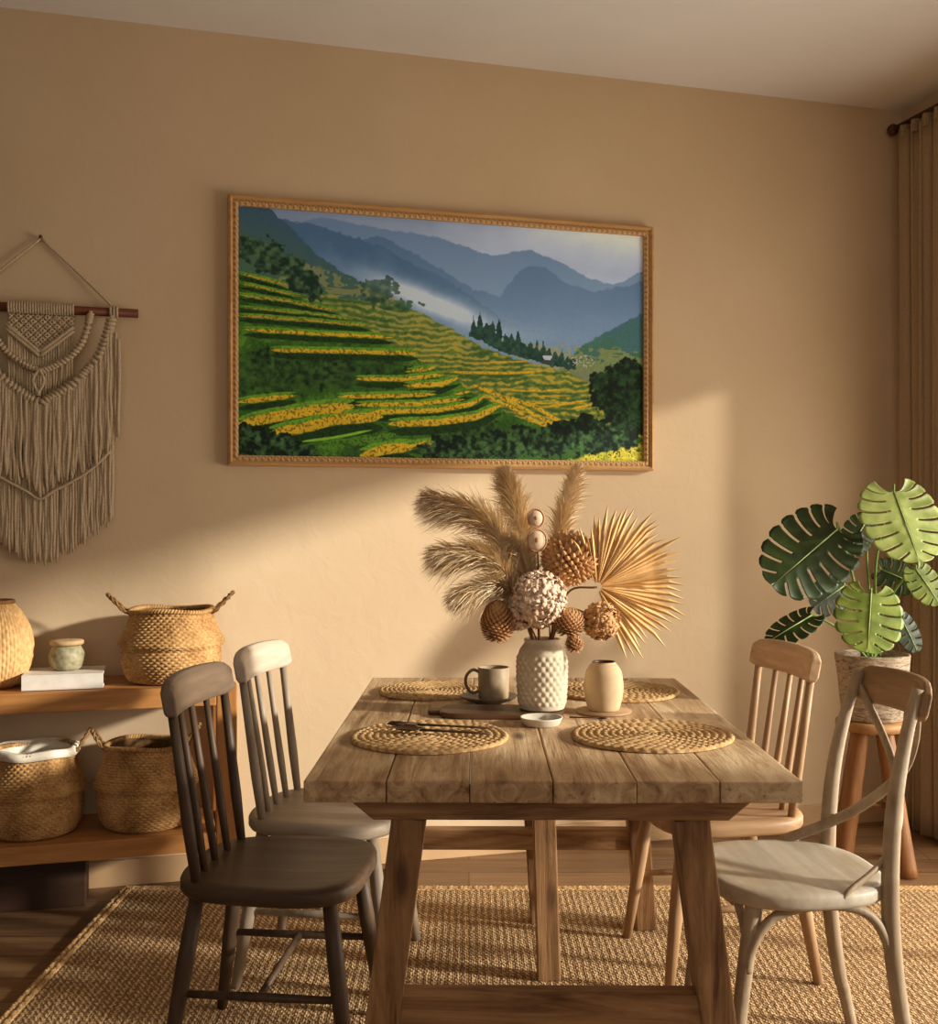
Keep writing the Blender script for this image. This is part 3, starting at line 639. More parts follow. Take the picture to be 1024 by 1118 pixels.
MTY, MTX, MTZ = table_wood('rustic_planks', 'Y'), table_wood('rustic_rail', 'X'), table_wood('rustic_leg', 'Z')
TL, TW, TZ = 1.36, .940, .760
tab = thing('dining_table', 'rustic brown plank dining table on splayed trestle legs in the middle of the room', 'table', (.164, 2.74, RUG), -.009)
o_ = -RUG
b = MB(); rr = random.Random(5)
for k in range(6):
    x = -TW / 2 + TW / 6 * (k + .5); b.box((x, rr.uniform(-.003, .003), TZ - .0205 + o_), (TW / 6 - .0016, TL, .041 + rr.uniform(-.001, .001)), None, .0035)
b.build('tabletop', MTY, tab)
def bearer(name, y, w_, x0, x1, ch=.045):
    b = MB(); z1 = TZ - .0425 + o_; z0 = .668 + o_
    vs = [(x0, z1), (x0, z1 - .012), (x0 + ch, z0), (x1 - ch, z0), (x1, z1 - .012), (x1, z1)]
    V = [(x, y - w_ / 2, z) for x, z in vs] + [(x, y + w_ / 2, z) for x, z in vs]; n = 6
    b.add(V, [tuple(range(n))[::-1][::-1], tuple(range(n, 2 * n))[::-1]] + [(i, i + n, (i + 1) % n + n, (i + 1) % n) for i in range(n)], False)
    return b.build(name, MTX, tab, bevel=.003)
bearer('bearer', -.565, .09, -.39, .39); bearer('bearer', .615, .08, -.39, .39)
b = MB(); b.beam((.03, -.52, .69 + o_), (.03, .55, .69 + o_), .06, .05, (0, 0, 1)); b.build('centre_beam', MTY, tab)
for s in (-1, 1):
    b = MB(); b.beam((s * .276, -.565, .668 + o_), (s * .362, -.565, 0), .068, .075, (0, 1, 0), .004, .066); b.build('leg', MTZ, tab)
    b = MB(); b.beam((s * .318, .615, .668 + o_), (s * .368, .615, 0), .068, .07, (0, 1, 0), .004, .060); b.build('leg', MTZ, tab)
b = MB(); b.box((0, -.565, .290 + o_), (.628, .05, .062), None, .004); b.build('rail', MTX, tab)
b = MB(); b.box((0, .615, .280 + o_), (.66, .045, .062), None, .004); b.build('rail', MTX, tab)
b = MB(); b.beam((.030, .24, .668 + o_), (.050, .24, 0), .062, .055); b.build('centre_post', MTZ, tab)
b = MB(); b.beam((.004, .66, .668 + o_), (.046, .66, 0), .050, .05); b.build('centre_post', MTZ, tab)
b = MB(); b.box((.01, .61, .69 + o_), (.06, .15, .045), None, .003); b.build('centre_block', MTX, tab)

# ================================================================== spindle-back chairs
def superell(a, c, n, p=3.2, taper=0):
    out = []
    for i in range(n):
        t = 2 * PI * i / n; x = abs(math.cos(t)) ** (2 / p) * a * (1 if math.cos(t) >= 0 else -1); y = abs(math.sin(t)) ** (2 / p) * c * (1 if math.sin(t) >= 0 else -1)
        out.append((x, y * (1 + taper * x / a)))
    return out
def seat_mesh(b, a, c, z, th, p=3.4, taper=.06, dish=.008, lip=.012):
    n = 72; ring = [(0.0, -dish), (.3, -dish), (.6, -dish * .75), (.82, -dish * .25), (.93, 0), (.985, -.004), (1, -.010), (1, -th + lip), (.975, -th + .003), (.92, -th), (.0, -th)]
    vs = []; fs = []; base = superell(a, c, n, p, taper)
    for f, dz in ring:
        for x, y in base: vs.append((x * max(f, .001), y * max(f, .001), z + dz))
    for r in range(len(ring) - 1):
        for j in range(n): fs.append((r * n + j, (r + 1) * n + j, (r + 1) * n + (j + 1) % n, r * n + (j + 1) % n))
    b.add(vs, fs)
def spindle_chair(label, loc, rz, M1, M2, M3, group):
    t = thing('spindle_chair', label, 'chair', (loc[0], loc[1], RUG), rz, group); o = -RUG
    b = MB(); seat_mesh(b, .212, .215, .452 + o, .040); b.build('seat', M1, t)
    feet = {}
    for sx in (1, -1):
        for sy in (1, -1):
            p0 = Vector((sx * .150, sy * .150, .416 + o)); p1 = Vector((sx * .205 - (.0 if sx > 0 else .005), sy * .195, 0))
            b = MB(); b.tube([p0, p0.lerp(p1, .35), p0.lerp(p1, .55), p1], [.0165, .0195, .0185, .0130], 14); b.build('leg', M2, t); feet[sx, sy] = (p0, p1)
    for sy in (1, -1):
        f = .50 if sy > 0 else .52; a = feet[1, sy][0].lerp(feet[1, sy][1], f); c = feet[-1, sy][0].lerp(feet[-1, sy][1], f)
        b = MB(); b.tube([a, a.lerp(c, .5), c], [.008, .0105, .008], 10); b.build('stretcher', M2, t)
        feet['m', sy] = a.lerp(c, .5)
    b = MB(); b.tube([feet['m', 1], feet['m', -1]], .0085, 10); b.build('stretcher', M2, t)
    ys = np.linspace(-.165, .165, 5)
    def crest_x(y): return -.222 + .030 * (y / .2) ** 2
    for i, y in enumerate(ys):
        a = Vector((-.160 + .012 * (y / .165) ** 2, y * .98, .445 + o)); c = Vector((crest_x(y * 1.06), y * 1.06, .832 + o)); e = i in (0, 4)
        b = MB(); b.tube([a, a.lerp(c, .3), a.lerp(c, .6), c], [.0105, .0135, .0120, .0105] if e else [.0085, .0105, .0090, .0075], 12); b.build('spindle', M2, t)
    b = MB(); path = []; ht = []
    for y in np.linspace(-.205, .205, 19):
        path.append((crest_x(y) - .004, y, -.012)); e = max(0, abs(y) - .165) / .04; ht.append((.812 + o + .008 * e * e, .893 + o + .006 * (1 - (y / .2) ** 2) - .014 * e * e))
    board(b, path, ht, .029); b.build('crest_rail', M3, t, bevel=.004)
    return t
def chair_wood(n, d, l, e=None): return wood(n + '_seat', d, l, 'X', .9, .5, extra=e), wood(n + '_turned', d, l, 'Z', .9, .5, extra=e), wood(n + '_crest', tuple(min(255, x + 22) for x in d), tuple(min(255, x + 22) for x in l), 'Y', .9, .5, extra=e)
A = chair_wood('dark_chair', (62, 46, 33), (96, 74, 54)); B = chair_wood('taupe_chair', (142, 124, 104), (178, 160, 138)); D_ = chair_wood('light_chair', (142, 108, 76), (184, 148, 110))
G_ = 'spindle-back chairs around the table'
spindle_chair('dark brown spindle-back chair at the front left of the table', (-.440, 2.580), R(-6), *A, G_)
spindle_chair('pale taupe spindle-back chair behind the dark chair, left side of the table', (-.385, 3.085), R(-8), *B, G_)
spindle_chair('light natural wood spindle-back chair at the back right of the table', (.700, 3.105), R(180 + 8), *D_, G_)

# ================================================================== cross-back chair
XW = (150, 134, 112), (192, 176, 150)
XS, XL, XC = wood('cross_chair_seat', (160, 148, 130), (196, 184, 164), 'Y', .7, .45, extra=(166, 142, 110)), wood('cross_chair_post', (126, 106, 84), (172, 150, 122), 'Z', .9, .5, extra=(184, 166, 140)), wood('cross_chair_crest', (122, 92, 62), (164, 130, 92), 'Y', .9, .5)
xc = thing('cross_back_chair', 'weathered bentwood chair with an X-shaped back at the front right of the table', 'chair', (.722, 2.500, RUG), R(5)); o = -RUG
b = MB(); seat_mesh(b, .200, .205, .468 + o, .038, 2.7, -.04, .004, .012); b.build('seat', XS, xc)
for sy in (-1, 1):
    pts = spline([(.232, sy * .175, .0), (.195, sy * .168, .16), (.172, sy * .164, .32), (.166, sy * .162, .47), (.178, sy * .158, .64), (.206, sy * .152, .78), (.238, sy * .146, .885)], 8)
    for p in pts: p.z += o if p.z > .1 else 0
    b = MB(); b.tube(pts, [.0135 + .0055 * math.sin(PI * min(1, i / (len(pts) - 1) * 1.15)) for i in range(len(pts))], 14); b.build('back_post', XL, xc)
    pts = spline([(-.128, sy * .150, .436 + o), (-.150, sy * .158, .30), (-.170, sy * .166, .15), (-.185, sy * .172, 0)], 6)
    b = MB(); b.tube(pts, [.019, .0135], 14); b.build('front_leg', XL, xc)
    # bentwood arch under the seat
    pts = spline([(-.150, sy * .166, .285), (-.140, sy * .168, .335), (-.100, sy * .170, .395), (-.030, sy * .170, .419), (.060, sy * .170, .419), (.120, sy * .170, .395), (.155, sy * .168, .340), (.165, sy * .166, .285)], 6)
    b = MB(); b.tube(pts, .0105, 12); b.build('side_arch', XL, xc)
    s = sy; off = .006 * s
    pts = spline([(.236, s * -.146, .850 + o), (.262 + off, s * -.070, .755 + o), (.264 + off, 0, .668 + o), (.222, s * .088, .575 + o), (.150, s * .150, .512 + o), (.070, s * .184, .470 + o), (.050, s * .190, .452 + o)], 8)
    b = MB(); b.tube(pts, [.0140] * len(pts), 12, flat=.48, upv=(1, 0, 0)); b.build('cross_brace', XL, xc)
pts = spline([(-.140, -.150, .30), (-.142, -.130, .36), (-.145, -.07, .415), (-.145, .07, .415), (-.142, .130, .36), (-.140, .150, .30)], 6)
b = MB(); b.tube(pts, .0100, 12); b.build('front_arch', XL, xc)
path = []; ht = []
for y in np.linspace(-.168, .168, 21):
    path.append((.242 + .040 * (1 - (y / .168) ** 2), y, .012)); e = max(0, abs(y) - .13) / .038; ht.append((.812 + o + .016 * e * e, .898 + o - .020 * e * e + .004 * (1 - (y / .17) ** 2)))
b = MB(); board(b, path, ht, .020); b.build('crest_rail', XC, xc, bevel=.003)

# ================================================================== things on the table
TT = TZ + .0008
M_mat = soft('woven_mat', (160, 120, 74), (208, 172, 120), 70, .9, .5, .004)
def placemat(label, x, y, r=.176, seed=0, sx=1.0):
    rr = random.Random(seed); ph = rr.random() * 6; rings = 11; rw = r / rings
    prof = [(.0008, .006)]; m = rings * 5
    for i in range(1, m + 1): prof.append((r * i / m, .006))
    prof += [(r, .001)]
    def d(th, i, rad, z):
        if i == 0: return (0, 0)
        s_ = rad / rw; row = int(s_ - 1e-6); fr = s_ - row; k = max(6, int(2 * PI * (row + .5) * rw / .022))
        up = .0052 * (abs(math.sin(k * th / 2 + fr * 1.6 + row)) ** .7) * math.sin(PI * min(1, max(0, fr))) ** .5
        wob = .003 * math.sin(2 * th + ph) + .0015 * math.sin(5 * th + ph)
        if i > m: return (wob, 0)
        return (wob * rad / r + (.002 * math.sin(k * th) if i == m else 0), up)
    b = MB(); b.lathe(prof, 300, disp=d); o = b.build('woven_placemat', M_mat)
    o.location = (x, y, TT); o.rotation_euler = (0, 0, ph)
    return tag(o, label, 'placemat', 'round woven placemats on the table')
placemat('round woven placemat at the front left of the table, holding the dark utensils', -.088, 2.468, .178, 1)
placemat('round woven placemat at the front right of the table', .412, 2.480, .180, 2)
placemat('round woven placemat at the back left of the table, behind the mug', -.110, 3.130, .150, 3)
placemat('round woven placemat at the back right of the table, behind the round pot', .420, 3.120, .176, 4)
M_uten = wood('dark_utensil_wood', (48, 30, 18), (84, 54, 34), 'X', 2, .4)
MT2 = TT + .0140
def utensil(name, label, a, c, kind):
    a = Vector(a); c = Vector(c); L = (c - a).length; t = thing(name, label, 'utensil', a, math.atan2(c.y - a.y, c.x - a.x), 'dark wooden serving utensils')
    b = MB(); b.tube([(.0, 0, .004), (L * .3, 0, .0045), (L * .7, 0, .0045), (L, 0, .004)], [.0055, .0045, .004, .005], 8, flat=.6); b.build('handle', M_uten, t)
    b = MB()
    if kind == 'spoon':
        vs = []; fs = []; n = 20
        for r_, z in ((.001, .002), (.5, .0028), (.85, .0065), (1, .009), (.9, .0075), (.5, .005), (.001, .004)):
            for j in range(n): vs.append((-.030 + .038 * r_ * math.cos(2 * PI * j / n), .022 * r_ * math.sin(2 * PI * j / n), z - .001))
        for i in range(6):
            for j in range(n): fs.append((i * n + j, (i + 1) * n + j, (i + 1) * n + (j + 1) % n, i * n + (j + 1) % n))
        b.add(vs, fs); b.build('bowl', M_uten, t)
    else:
        b.box((-.012, 0, .004), (.03, .034, .005), None, .002)
        for y in (-.014, -.0047, .0047, .014): b.tube([(-.022, y, .004), (-.045, y, .0045), (-.068, y * .95, .005)], [.003, .0028, .0018], 6)
        b.build('tines', M_uten, t)
utensil('serving_spoon', 'dark wooden spoon, the nearer utensil lying on the front left placemat', (-.110, 2.470, MT2), (.045, 2.425, MT2), 'spoon')
utensil('serving_fork', 'dark wooden fork, the farther utensil lying on the front left placemat', (-.120, 2.535, MT2), (.050, 2.490, MT2), 'fork')

M_board = wood('dark_board', (66, 42, 26), (108, 74, 46), 'X', 1, .5)
bd = thing('serving_board', 'dark wooden serving board under the textured vase', 'serving board', (.082, 2.765, TT), R(-3))
b = MB(); n = 24; V = [(p[0], p[1]) for p in superell(.155, .072, 64, 5)]
b.add([(x, y, z) for z, f in ((0, .985), (.004, 1), (.011, 1), (.014, .98)) for x, y in [(p[0] * f, p[1] * f) for p in V]], [tuple(range(64))[::-1], tuple(range(192, 256))] + [(r * 64 + j, r * 64 + (j + 1) % 64, (r + 1) * 64 + (j + 1) % 64, (r + 1) * 64 + j) for r in range(3) for j in range(64)], False)
b.build('plank', M_board, bd)
b = MB(); b.beam((-.15, 0, .007), (-.185, 0, .007), .04, .012, (0, 0, 1), .004, .032); b.build('handle', M_board, bd)

M_vase = soft('matte_vase_clay', (196, 178, 150), (212, 196, 168), 30, .9, .15, .002)
BT = TT + .0146; VX, VY = .184, 2.770
vase = thing('textured_vase', 'cream ceramic vase with a scale-textured belly, holding the dried flowers', 'vase', (VX, VY, BT))
b = MB(); pr = [(p.x, p.y) for p in spline([(.050, 0, 0), (.057, .006, 0), (.0605, .040, 0), (.0625, .085, 0), (.0620, .125, 0), (.056, .150, 0), (.046, .164, 0), (.0445, .170, 0), (.0455, .176, 0)], 14)]
def dv(th, i, r, z):
    if not .008 < z < .142: return (0, 0)
    rw = .0125; row = int(z / rw); fr = z / rw - row; k = 21
    a = ((th * k / (2 * PI) + .5 * (row % 2)) % 1) - .5
    e = min(1, (z - .008) / .01, (.142 - z) / .01)
    return (e * .0042 * max(0, 1 - (abs(a) * 2) ** 1.6 - fr * .35) * (1 - abs(fr - .55) ** 2 * 2.2), 0)
b.lathe(pr, 252, disp=dv); b.build('body', M_vase, vase)
b = MB(); b.lathe([(.0455, .176), (.043, .1775), (.040, .175), (.039, .165), (.050, .14), (.055, .08), (.05, .02), (.0005, .018)], 64, capb=False); b.build('inner_wall', M_vase, vase)
M_mug = soft('mug_glaze', (138, 118, 90), (172, 150, 118), 18, .5, .1)
M_saucer = soft('saucer_glaze', (104, 92, 78), (136, 122, 104), 14, .4, .1)
sx_, sy_ = at(534, 768, 2.945).x, 2.945
sc = thing('saucer', 'wide grey-brown saucer under the mug', 'saucer', (sx_, sy_, TT))
b = MB(); b.lathe([(.040, 0), (.042, .004), (.060, .008), (.077, .018), (.079, .021), (.076, .021), (.058, .0125), (.036, .0095), (.0005, .0090)], 72); b.build('dish', M_saucer, sc)
b = MB(); b.lathe([(.036, .0), (.040, .0), (.040, .003), (.036, .003)], 48); b.build('foot_ring', M_saucer, sc)
mg = thing('mug', 'straight-sided taupe mug with a round handle standing on the saucer', 'mug', (sx_ + .012, sy_, TT + .0104))
b = MB(); b.lathe([(.036, 0), (.040, .003), (.0415, .03), (.042, .084), (.0405, .086), (.0385, .084), (.038, .04), (.036, .008), (.0005, .007)], 64); b.build('cup', M_mug, mg)
b = MB(); b.tube(spline([(-.038, 0, .072), (-.056, 0, .078), (-.073, 0, .062), (-.074, 0, .038), (-.060, 0, .018), (-.038, 0, .020)], 8), .0042, 10); b.build('handle', M_saucer, mg)
cp = thing('round_coaster', 'thin round wooden coaster under the plain pot', 'coaster', (at(659, 778, 2.80).x, 2.80, TT))
b = MB(); b.lathe([(.069, 0), (.071, .003), (.070, .006), (.0005, .0062)], 64); b.build('disc', D_[0], cp); M_bead = M_uten
pt = thing('round_pot', 'plain beige stoneware pot with a narrow dark mouth beside the vase', 'pot', (at(659, 778, 2.80).x, 2.80, TT + .0066))
M_pot = soft('beige_stoneware', (186, 158, 120), (204, 176, 138), 16, .7, .1)
b = MB(); b.lathe([(p.x, p.y) for p in spline([(.034, 0, 0), (.040, .004, 0), (.048, .035, 0), (.050, .062, 0), (.046, .095, 0), (.036, .113, 0), (.031, .118, 0), (.0295, .122, 0)], 8)], 72); b.build('body', M_pot, pt)
b = MB(); b.lathe([(.0295, .122), (.0275, .1235), (.026, .120), (.027, .10), (.04, .06), (.0005, .02)], 48, capb=False); b.build('inner_wall', M_uten, pt)
M_dish = soft('pale_dish', (196, 184, 164), (210, 200, 180), 16, .55, .05)
ds = thing('small_dish', 'small shallow pale dish on the table in front of the vase', 'dish', (at(591, 790, 2.625).x, 2.625, TT))
b = MB(); b.lathe([(.040, 0), (.044, .004), (.050, .017), (.051, .020), (.048, .020), (.042, .008), (.0005, .007)], 64); b.build('bowl', M_dish, ds)
sp = thing('tasting_spoon', 'tiny dark spoon lying on the table before the coaster', 'spoon', at(655, 788, 2.70).to_2d().to_3d() + Vector((0, 0, TT)), R(170))
b = MB(); b.tube([(0, 0, .003), (.04, 0, .0035), (.075, 0, .003)], [.0022, .0018, .0022], 6); b.build('handle', M_uten, sp); b = MB(); b.ball((-.008, 0, .0035), .009, 10, (1.2, .8, .3)); b.build('bowl', M_uten, sp)

# ================================================================== dried flowers
MOUTH = Vector((VX, VY, BT + .168)); GF = 'dried stems in the vase'
M_stem = soft('dry_stem', (150, 112, 70), (186, 146, 98), 60, .8, .1)
M_stemd = soft('dark_dry_stem', (96, 62, 36), (130, 88, 54), 60, .8, .1)
M_plume = soft('pampas_plume', (212, 180, 136), (240, 216, 178), 14, .95, 0, mid=.5, spread=.14)
M_palm = soft('dried_palm', (200, 158, 100), (228, 190, 132), 18, .7, .1, mid=.5)
M_seed = soft('seed_head', (176, 124, 76), (218, 172, 120), 40, .85, .1)
M_pink = soft('pale_petals', (216, 180, 148), (240, 214, 188), 30, .9, .1)
M_brown = soft('brown_petals', (170, 120, 76), (206, 158, 110), 40, .9, .1)
def stem_pts(tip, spread=.7, lean=None, k=8):
    """From inside the vase out through the mouth to tip."""
    d = (tip - MOUTH); e = Vector((d.x, d.y * .6, 0)); e = e / max(.001, e.length) * .024 if e.length > .01 else Vector((0, 0, 0))
    m = MOUTH + e; base = MOUTH - e * .9 + Vector((0, 0, -.13))
    mid = m.lerp(tip, .5) + Vector((-d.x * .12, 0, .03 + abs(d.x) * .18))
    return base, m, spline([base, m, mid, tip], k)
def flower(name, label, tip): return thing(name, label, 'dried flower', MOUTH, 0, GF)
def rel(pts): return [Vector(p) - MOUTH for p in pts]
def blade(vs, fs, a, dirv, L, w_, droop, side):
    """Thin two-piece blade from a along dirv, bending by droop."""
    o = len(vs); d = dirv.normalized(); s = d.cross(side); s = s.normalized() if s.length > 1e-4 else Vector((1, 0, 0))
    m = a + d * L * .55 + droop * L * .25; e = a + d * L + droop * L
    vs += [a - s * w_ / 2, a + s * w_ / 2, m + s * w_ / 2, m - s * w_ / 2, e]; fs += [(o, o + 1, o + 2, o + 3), (o + 3, o + 2, o + 4)]
def plume(label, tip, length, wid, seed, nb=1500, bend=Vector((0, 0, 0))):
    rr = random.Random(seed); t = flower('pampas_plume', label, tip); base, m, sp = stem_pts(tip)
    sp = [p + bend * math.sin(PI * i / (len(sp) - 1)) for i, p in enumerate(sp)]
    b = MB(); b.tube(rel(sp), [.0026, .0012], 6); b.build('stem', M_stem, t)
    L = [0]
    for i in range(1, len(sp)): L.append(L[-1] + (sp[i] - sp[i - 1]).length)
    tot = L[-1]; P = np.array([list(p) for p in rel(sp)]); vs = []; fs = []
    def pos(s): return Vector((np.interp(s, L, P[:, 0]), np.interp(s, L, P[:, 1]), np.interp(s, L, P[:, 2])))
    for k in range(nb):
        f = rr.random() ** .85; s_ = tot - length * (1 - f); a = pos(s_); tg = (pos(min(tot, s_ + .02)) - pos(s_ - .02)).normalized()
        rd = Vector((rr.gauss(0, 1), rr.gauss(0, 1), rr.gauss(0, 1))); rd = (rd - tg * rd.dot(tg)).normalized()
        env = math.sin(PI * min(1, (f * .86 + .12))) ** .7; ln = wid * (1.0 + .6 * rr.random()) * (.35 + .75 * env)
        clump = .5 + .5 * math.sin(k * .07)
        a2 = a + rd * wid * .12 * rr.random() * env
        blade(vs, fs, a2, tg * 1.0 + rd * (.30 + .70 * clump * rr.random()), ln, .0013 + .0012 * rr.random(), Vector((rr.uniform(-.1, .1), 0, -.20 - .2 * rr.random())), Vector((rr.random(), rr.random(), rr.random())))
    b = MB(); b.add(vs, fs); b.build('plume', M_plume, t); return t
plume('pampas plume, uppermost of those leaning far left, its tip at the top left', at(472, 545, 2.76), .29, .078, 1, 2600, Vector((.0, 0, .02)))
plume('pampas plume leaning left below the topmost left one, wide and feathery', at(482, 603, 2.70), .25, .076, 2, 2400)
plume('low pampas plume leaning left just above the brown seed head', at(502, 648, 2.66), .19, .062, 3, 1700)
plume('upright pampas plume rising left of the centre towards the picture frame', at(551, 518, 2.80), .27, .066, 4, 2600)
plume('upright pampas plume leaning right at the top, beside the palm fan', at(630, 514, 2.84), .26, .052, 5, 2000)
plume('short pampas plume in the middle, behind the pink bloom', at(562, 590, 2.74), .17, .060, 6, 1500)
# palm fan
fan = flower('palm_fan', 'large pleated dried palm fan spreading to the right of the vase', None); hub = at(652, 641, 2.74)
b = MB(); base, m, sp = stem_pts(hub); b.tube(rel(sp), .0028, 8); b.build('stem', M_stemd, fan)
vs = []; fs = []; rr = random.Random(3); NB = 40; h0 = hub - MOUTH
for k in range(NB):
    a = R(118 - 186 * k / (NB - 1)); a0 = a + R(2.45); a1 = a - R(2.45); Lr = (.170 + .045 * math.sin(PI * k / NB) + rr.uniform(-.02, .02)) * (.86 if k < 7 else 1)
    yb = .035 * math.sin(k * 1.3); tipd = Vector((math.cos(a), -.12 + yb, math.sin(a)))
    o = len(vs); inner = .012; mid = Lr * .7
    def P3(ang, r, y): return h0 + Vector((math.cos(ang) * r, y + .55 * math.cos(ang) * r - .10 * max(0, -math.sin(ang)) * r, math.sin(ang) * r))
    yv = lambda r: -.10 * r * r / .05 + yb * r / .2
    vs += [P3(a0, inner, 0), P3(a, inner, -.003), P3(a1, inner, 0), P3(a0, mid, yv(mid) + .004), P3(a, mid, yv(mid) - .008), P3(a1, mid, yv(mid) + .004), P3(a0 - R(.9), Lr * .85, yv(Lr * .85) + .002), P3(a, Lr * .85, yv(Lr * .85) - .004), P3(a1 + R(.9), Lr * .85, yv(Lr * .85) + .002), P3(a, Lr * 1.04, yv(Lr) + .004) + Vector((0, 0, -.012 * rr.random()))]
    fs += [(o, o + 1, o + 4, o + 3), (o + 1, o + 2, o + 5, o + 4), (o + 3, o + 4, o + 7, o + 6), (o + 4, o + 5, o + 8, o + 7), (o + 6, o + 7, o + 9), (o + 7, o + 8, o + 9)]
b = MB(); b.add(vs, fs, False); b.build('fan_leaf', M_palm, fan, solid=.0008)
def bloom(name, label, c, rad, n, mat, kind, stem=M_stem, seed=0, sq=(1, 1, 1), psize=.010):
    """Rounded head of many small petals, cones or florets on its own stem."""
    rr = random.Random(seed); t = flower(name, label, c); base, m, sp = stem_pts(c); b = MB(); b.tube(rel(sp), .0022, 6); b.build('stem', stem, t)
    c0 = c - MOUTH; b = MB(); core = .72 if kind != 'floret' else .6; b.ball(c0, rad * core, 14, sq); vs = []; fs = []
    for k in range(n):
        z = 1 - 2 * (k + .5) / n; th = k * 2.39996; d = Vector((math.sqrt(1 - z * z) * math.cos(th), math.sqrt(1 - z * z) * math.sin(th), z))
        p = c0 + Vector((d.x * sq[0], d.y * sq[1], d.z * sq[2])) * rad * (core + .02); qd = d.to_track_quat('Z', 'Y')
        if kind == 'cone': b.tube([p, p + d * rad * .22 + Vector((0, 0, .002)), p + d * rad * .42 + Vector((0, 0, .006))], [psize * .55, psize * .5, psize * .06], 6)
        elif kind == 'scale':
            up = (Vector((0, 0, 1)) - d * d.z).normalized() if abs(d.z) < .98 else Vector((1, 0, 0)); sd = d.cross(up); o = len(b.v)
            b.add([p - sd * psize * .6, p + sd * psize * .6, p + d * psize * .8 + sd * psize * .45 + up * psize * .6, p + d * psize * 1.1 + up * psize * 1.3, p + d * psize * .8 - sd * psize * .45 + up * psize * .6], [(0, 1, 2, 3, 4)])
        else:
            p = p + d * rad * rr.uniform(0, .42)
            for j in range(4):
                ang = j * PI / 2 + rr.random(); a = qd @ Vector((math.cos(ang), math.sin(ang), .35)); s = qd @ Vector((-math.sin(ang), math.cos(ang), 0))
                ps = psize * rr.uniform(.8, 1.25); b.add([p, p + a * ps * .55 + s * ps * .42, p + a * ps, p + a * ps * .55 - s * ps * .42], [(0, 1, 2, 3)])
    b.build('head', mat, t, solid=.0006 if kind != 'cone' else 0); return t
bloom('pinkish_bloom', 'large pale pink papery bloom in the middle, just above the vase mouth', at(587, 655, 2.69), .066, 420, M_pink, 'floret', seed=1, psize=.017)
bloom('pinkish_bloom', 'pale pink papery bloom, smaller, low to the left of the largest one', at(566, 668, 2.72), .040, 200, M_pink, 'floret', seed=12, psize=.015)
bloom('spiky_seed_head', 'large tan seed head covered in points, left of the palm fan', at(622, 612, 2.74), .062, 230, M_seed, 'cone', M_stemd, 2, (1.05, .8, 1.0), .016)
bloom('brown_seed_head', 'brown scaly seed head hanging at the far left under the plumes', at(543, 679, 2.69), .042, 260, M_brown, 'scale', M_stemd, 3, (.95, .9, 1.35), .011)
bloom('scaly_flower', 'mauve-brown scaly flower right above the vase mouth', at(621, 680, 2.68), .036, 220, M_brown, 'scale', M_stemd, 4, (1.1, .9, .95), .010)
bloom('shaggy_flower', 'shaggy tan flower low on the right under the palm fan', at(656, 678, 2.70), .040, 260, M_seed, 'floret', M_stemd, 5, (1, .9, 1), .017)
bloom('small_flower', 'smallest scaly bud drooping beside the right rim of the vase', at(627, 703, 2.67), .018, 90, M_brown, 'scale', M_stemd, 6, (1, 1, 1.1), .008)
for i, (px, py, r_, lb) in enumerate([(586, 590, .024, 'round pale pod with a dark edge, lower of the two at the centre top'), (585, 566, .020, 'round pale pod with a dark edge, upper of the two at the centre top')]):
    t = flower('round_pod', lb, None); c = at(px, py, 2.70); base, m, sp = stem_pts(c); b = MB(); b.tube(rel(sp), .0018, 6); b.build('stem', M_stemd, t)
    c0 = c - MOUTH; b = MB(); b.ball(c0, r_, 16, (.95, .55, 1.1)); b.build('pod', M_pink, t)
    b = MB(); b.tube([c0 + Vector((r_ * .98 * math.cos(a), -.004, r_ * 1.12 * math.sin(a))) for a in np.linspace(0, 2 * PI, 25)], .0022, 6, cap=False)
    b.ball(c0 + Vector((0, -r_ * .52, .001)), r_ * .22, 8, (1, .4, 1.3)); b.build('pod_edge', M_brown, t)
for i, (pts, lb) in enumerate([([(553, 606), (560, 600), (575, 592)], 'bare dark curled twig arching left of the centre'), ([(600, 660), (612, 620), (614, 578)], 'thin dark twig rising beside the spiky seed head')]):
    t = flower('curled_twig', lb, None); P = [MOUTH + Vector((0, 0, -.12)), MOUTH + Vector((-.012 + .03 * i, -.01, 0))] + [at(x, y, 2.68) for x, y in ([(556, 640), (553, 606)] + pts[1:] if i == 0 else pts)]
    b = MB(); b.tube(rel(spline(P, 8)), [.0022, .0010], 6); b.build('twig', M_stemd, t)

# ================================================================== stool and monstera
SX, SY = 1.462, 3.985
M_log = wood('stool_wood', (120, 78, 42), (168, 118, 70), 'Z', .8, .5)
M_logt = wood('stool_top_wood', (150, 106, 62), (190, 144, 94), 'X', .8, .5)
st = thing('wooden_stool', 'round wooden stool with thick splayed legs carrying the monstera pot', 'stool', (SX, SY, 0))
b = MB(); b.lathe([(.118, .494), (.126, .498), (.128, .510), (.127, .522), (.120, .528), (.0005, .529)], 64, disp=lambda th, i, r, z: (.004 * math.sin(3 * th + 1) if r > .05 else 0, 0)); b.build('top', M_logt, st)
for k, a in enumerate((-62, 28, 118, 208)):
    d = Vector((math.cos(R(a)), math.sin(R(a)), 0)); pts = [d * .055 + Vector((0, 0, .497)), d * .09 + Vector((0, 0, .33)), d * .125 + Vector((0, 0, .15)), d * .158 + Vector((0, 0, 0))]
    b = MB(); b.tube(spline(pts, 5), [.030, .034], 14); b.build('leg', M_log, st)
for a0 in (28, 118): 
    d0 = Vector((math.cos(R(a0 - 90)), math.sin(R(a0 - 90)), 0)) * .115; d1 = Vector((math.cos(R(a0)), math.sin(R(a0)), 0)) * .115
    b = MB(); b.tube([d0 + Vector((0, 0, .2)), d1 + Vector((0, 0, .2))], .010, 10); b.build('stretcher', M_log, st)
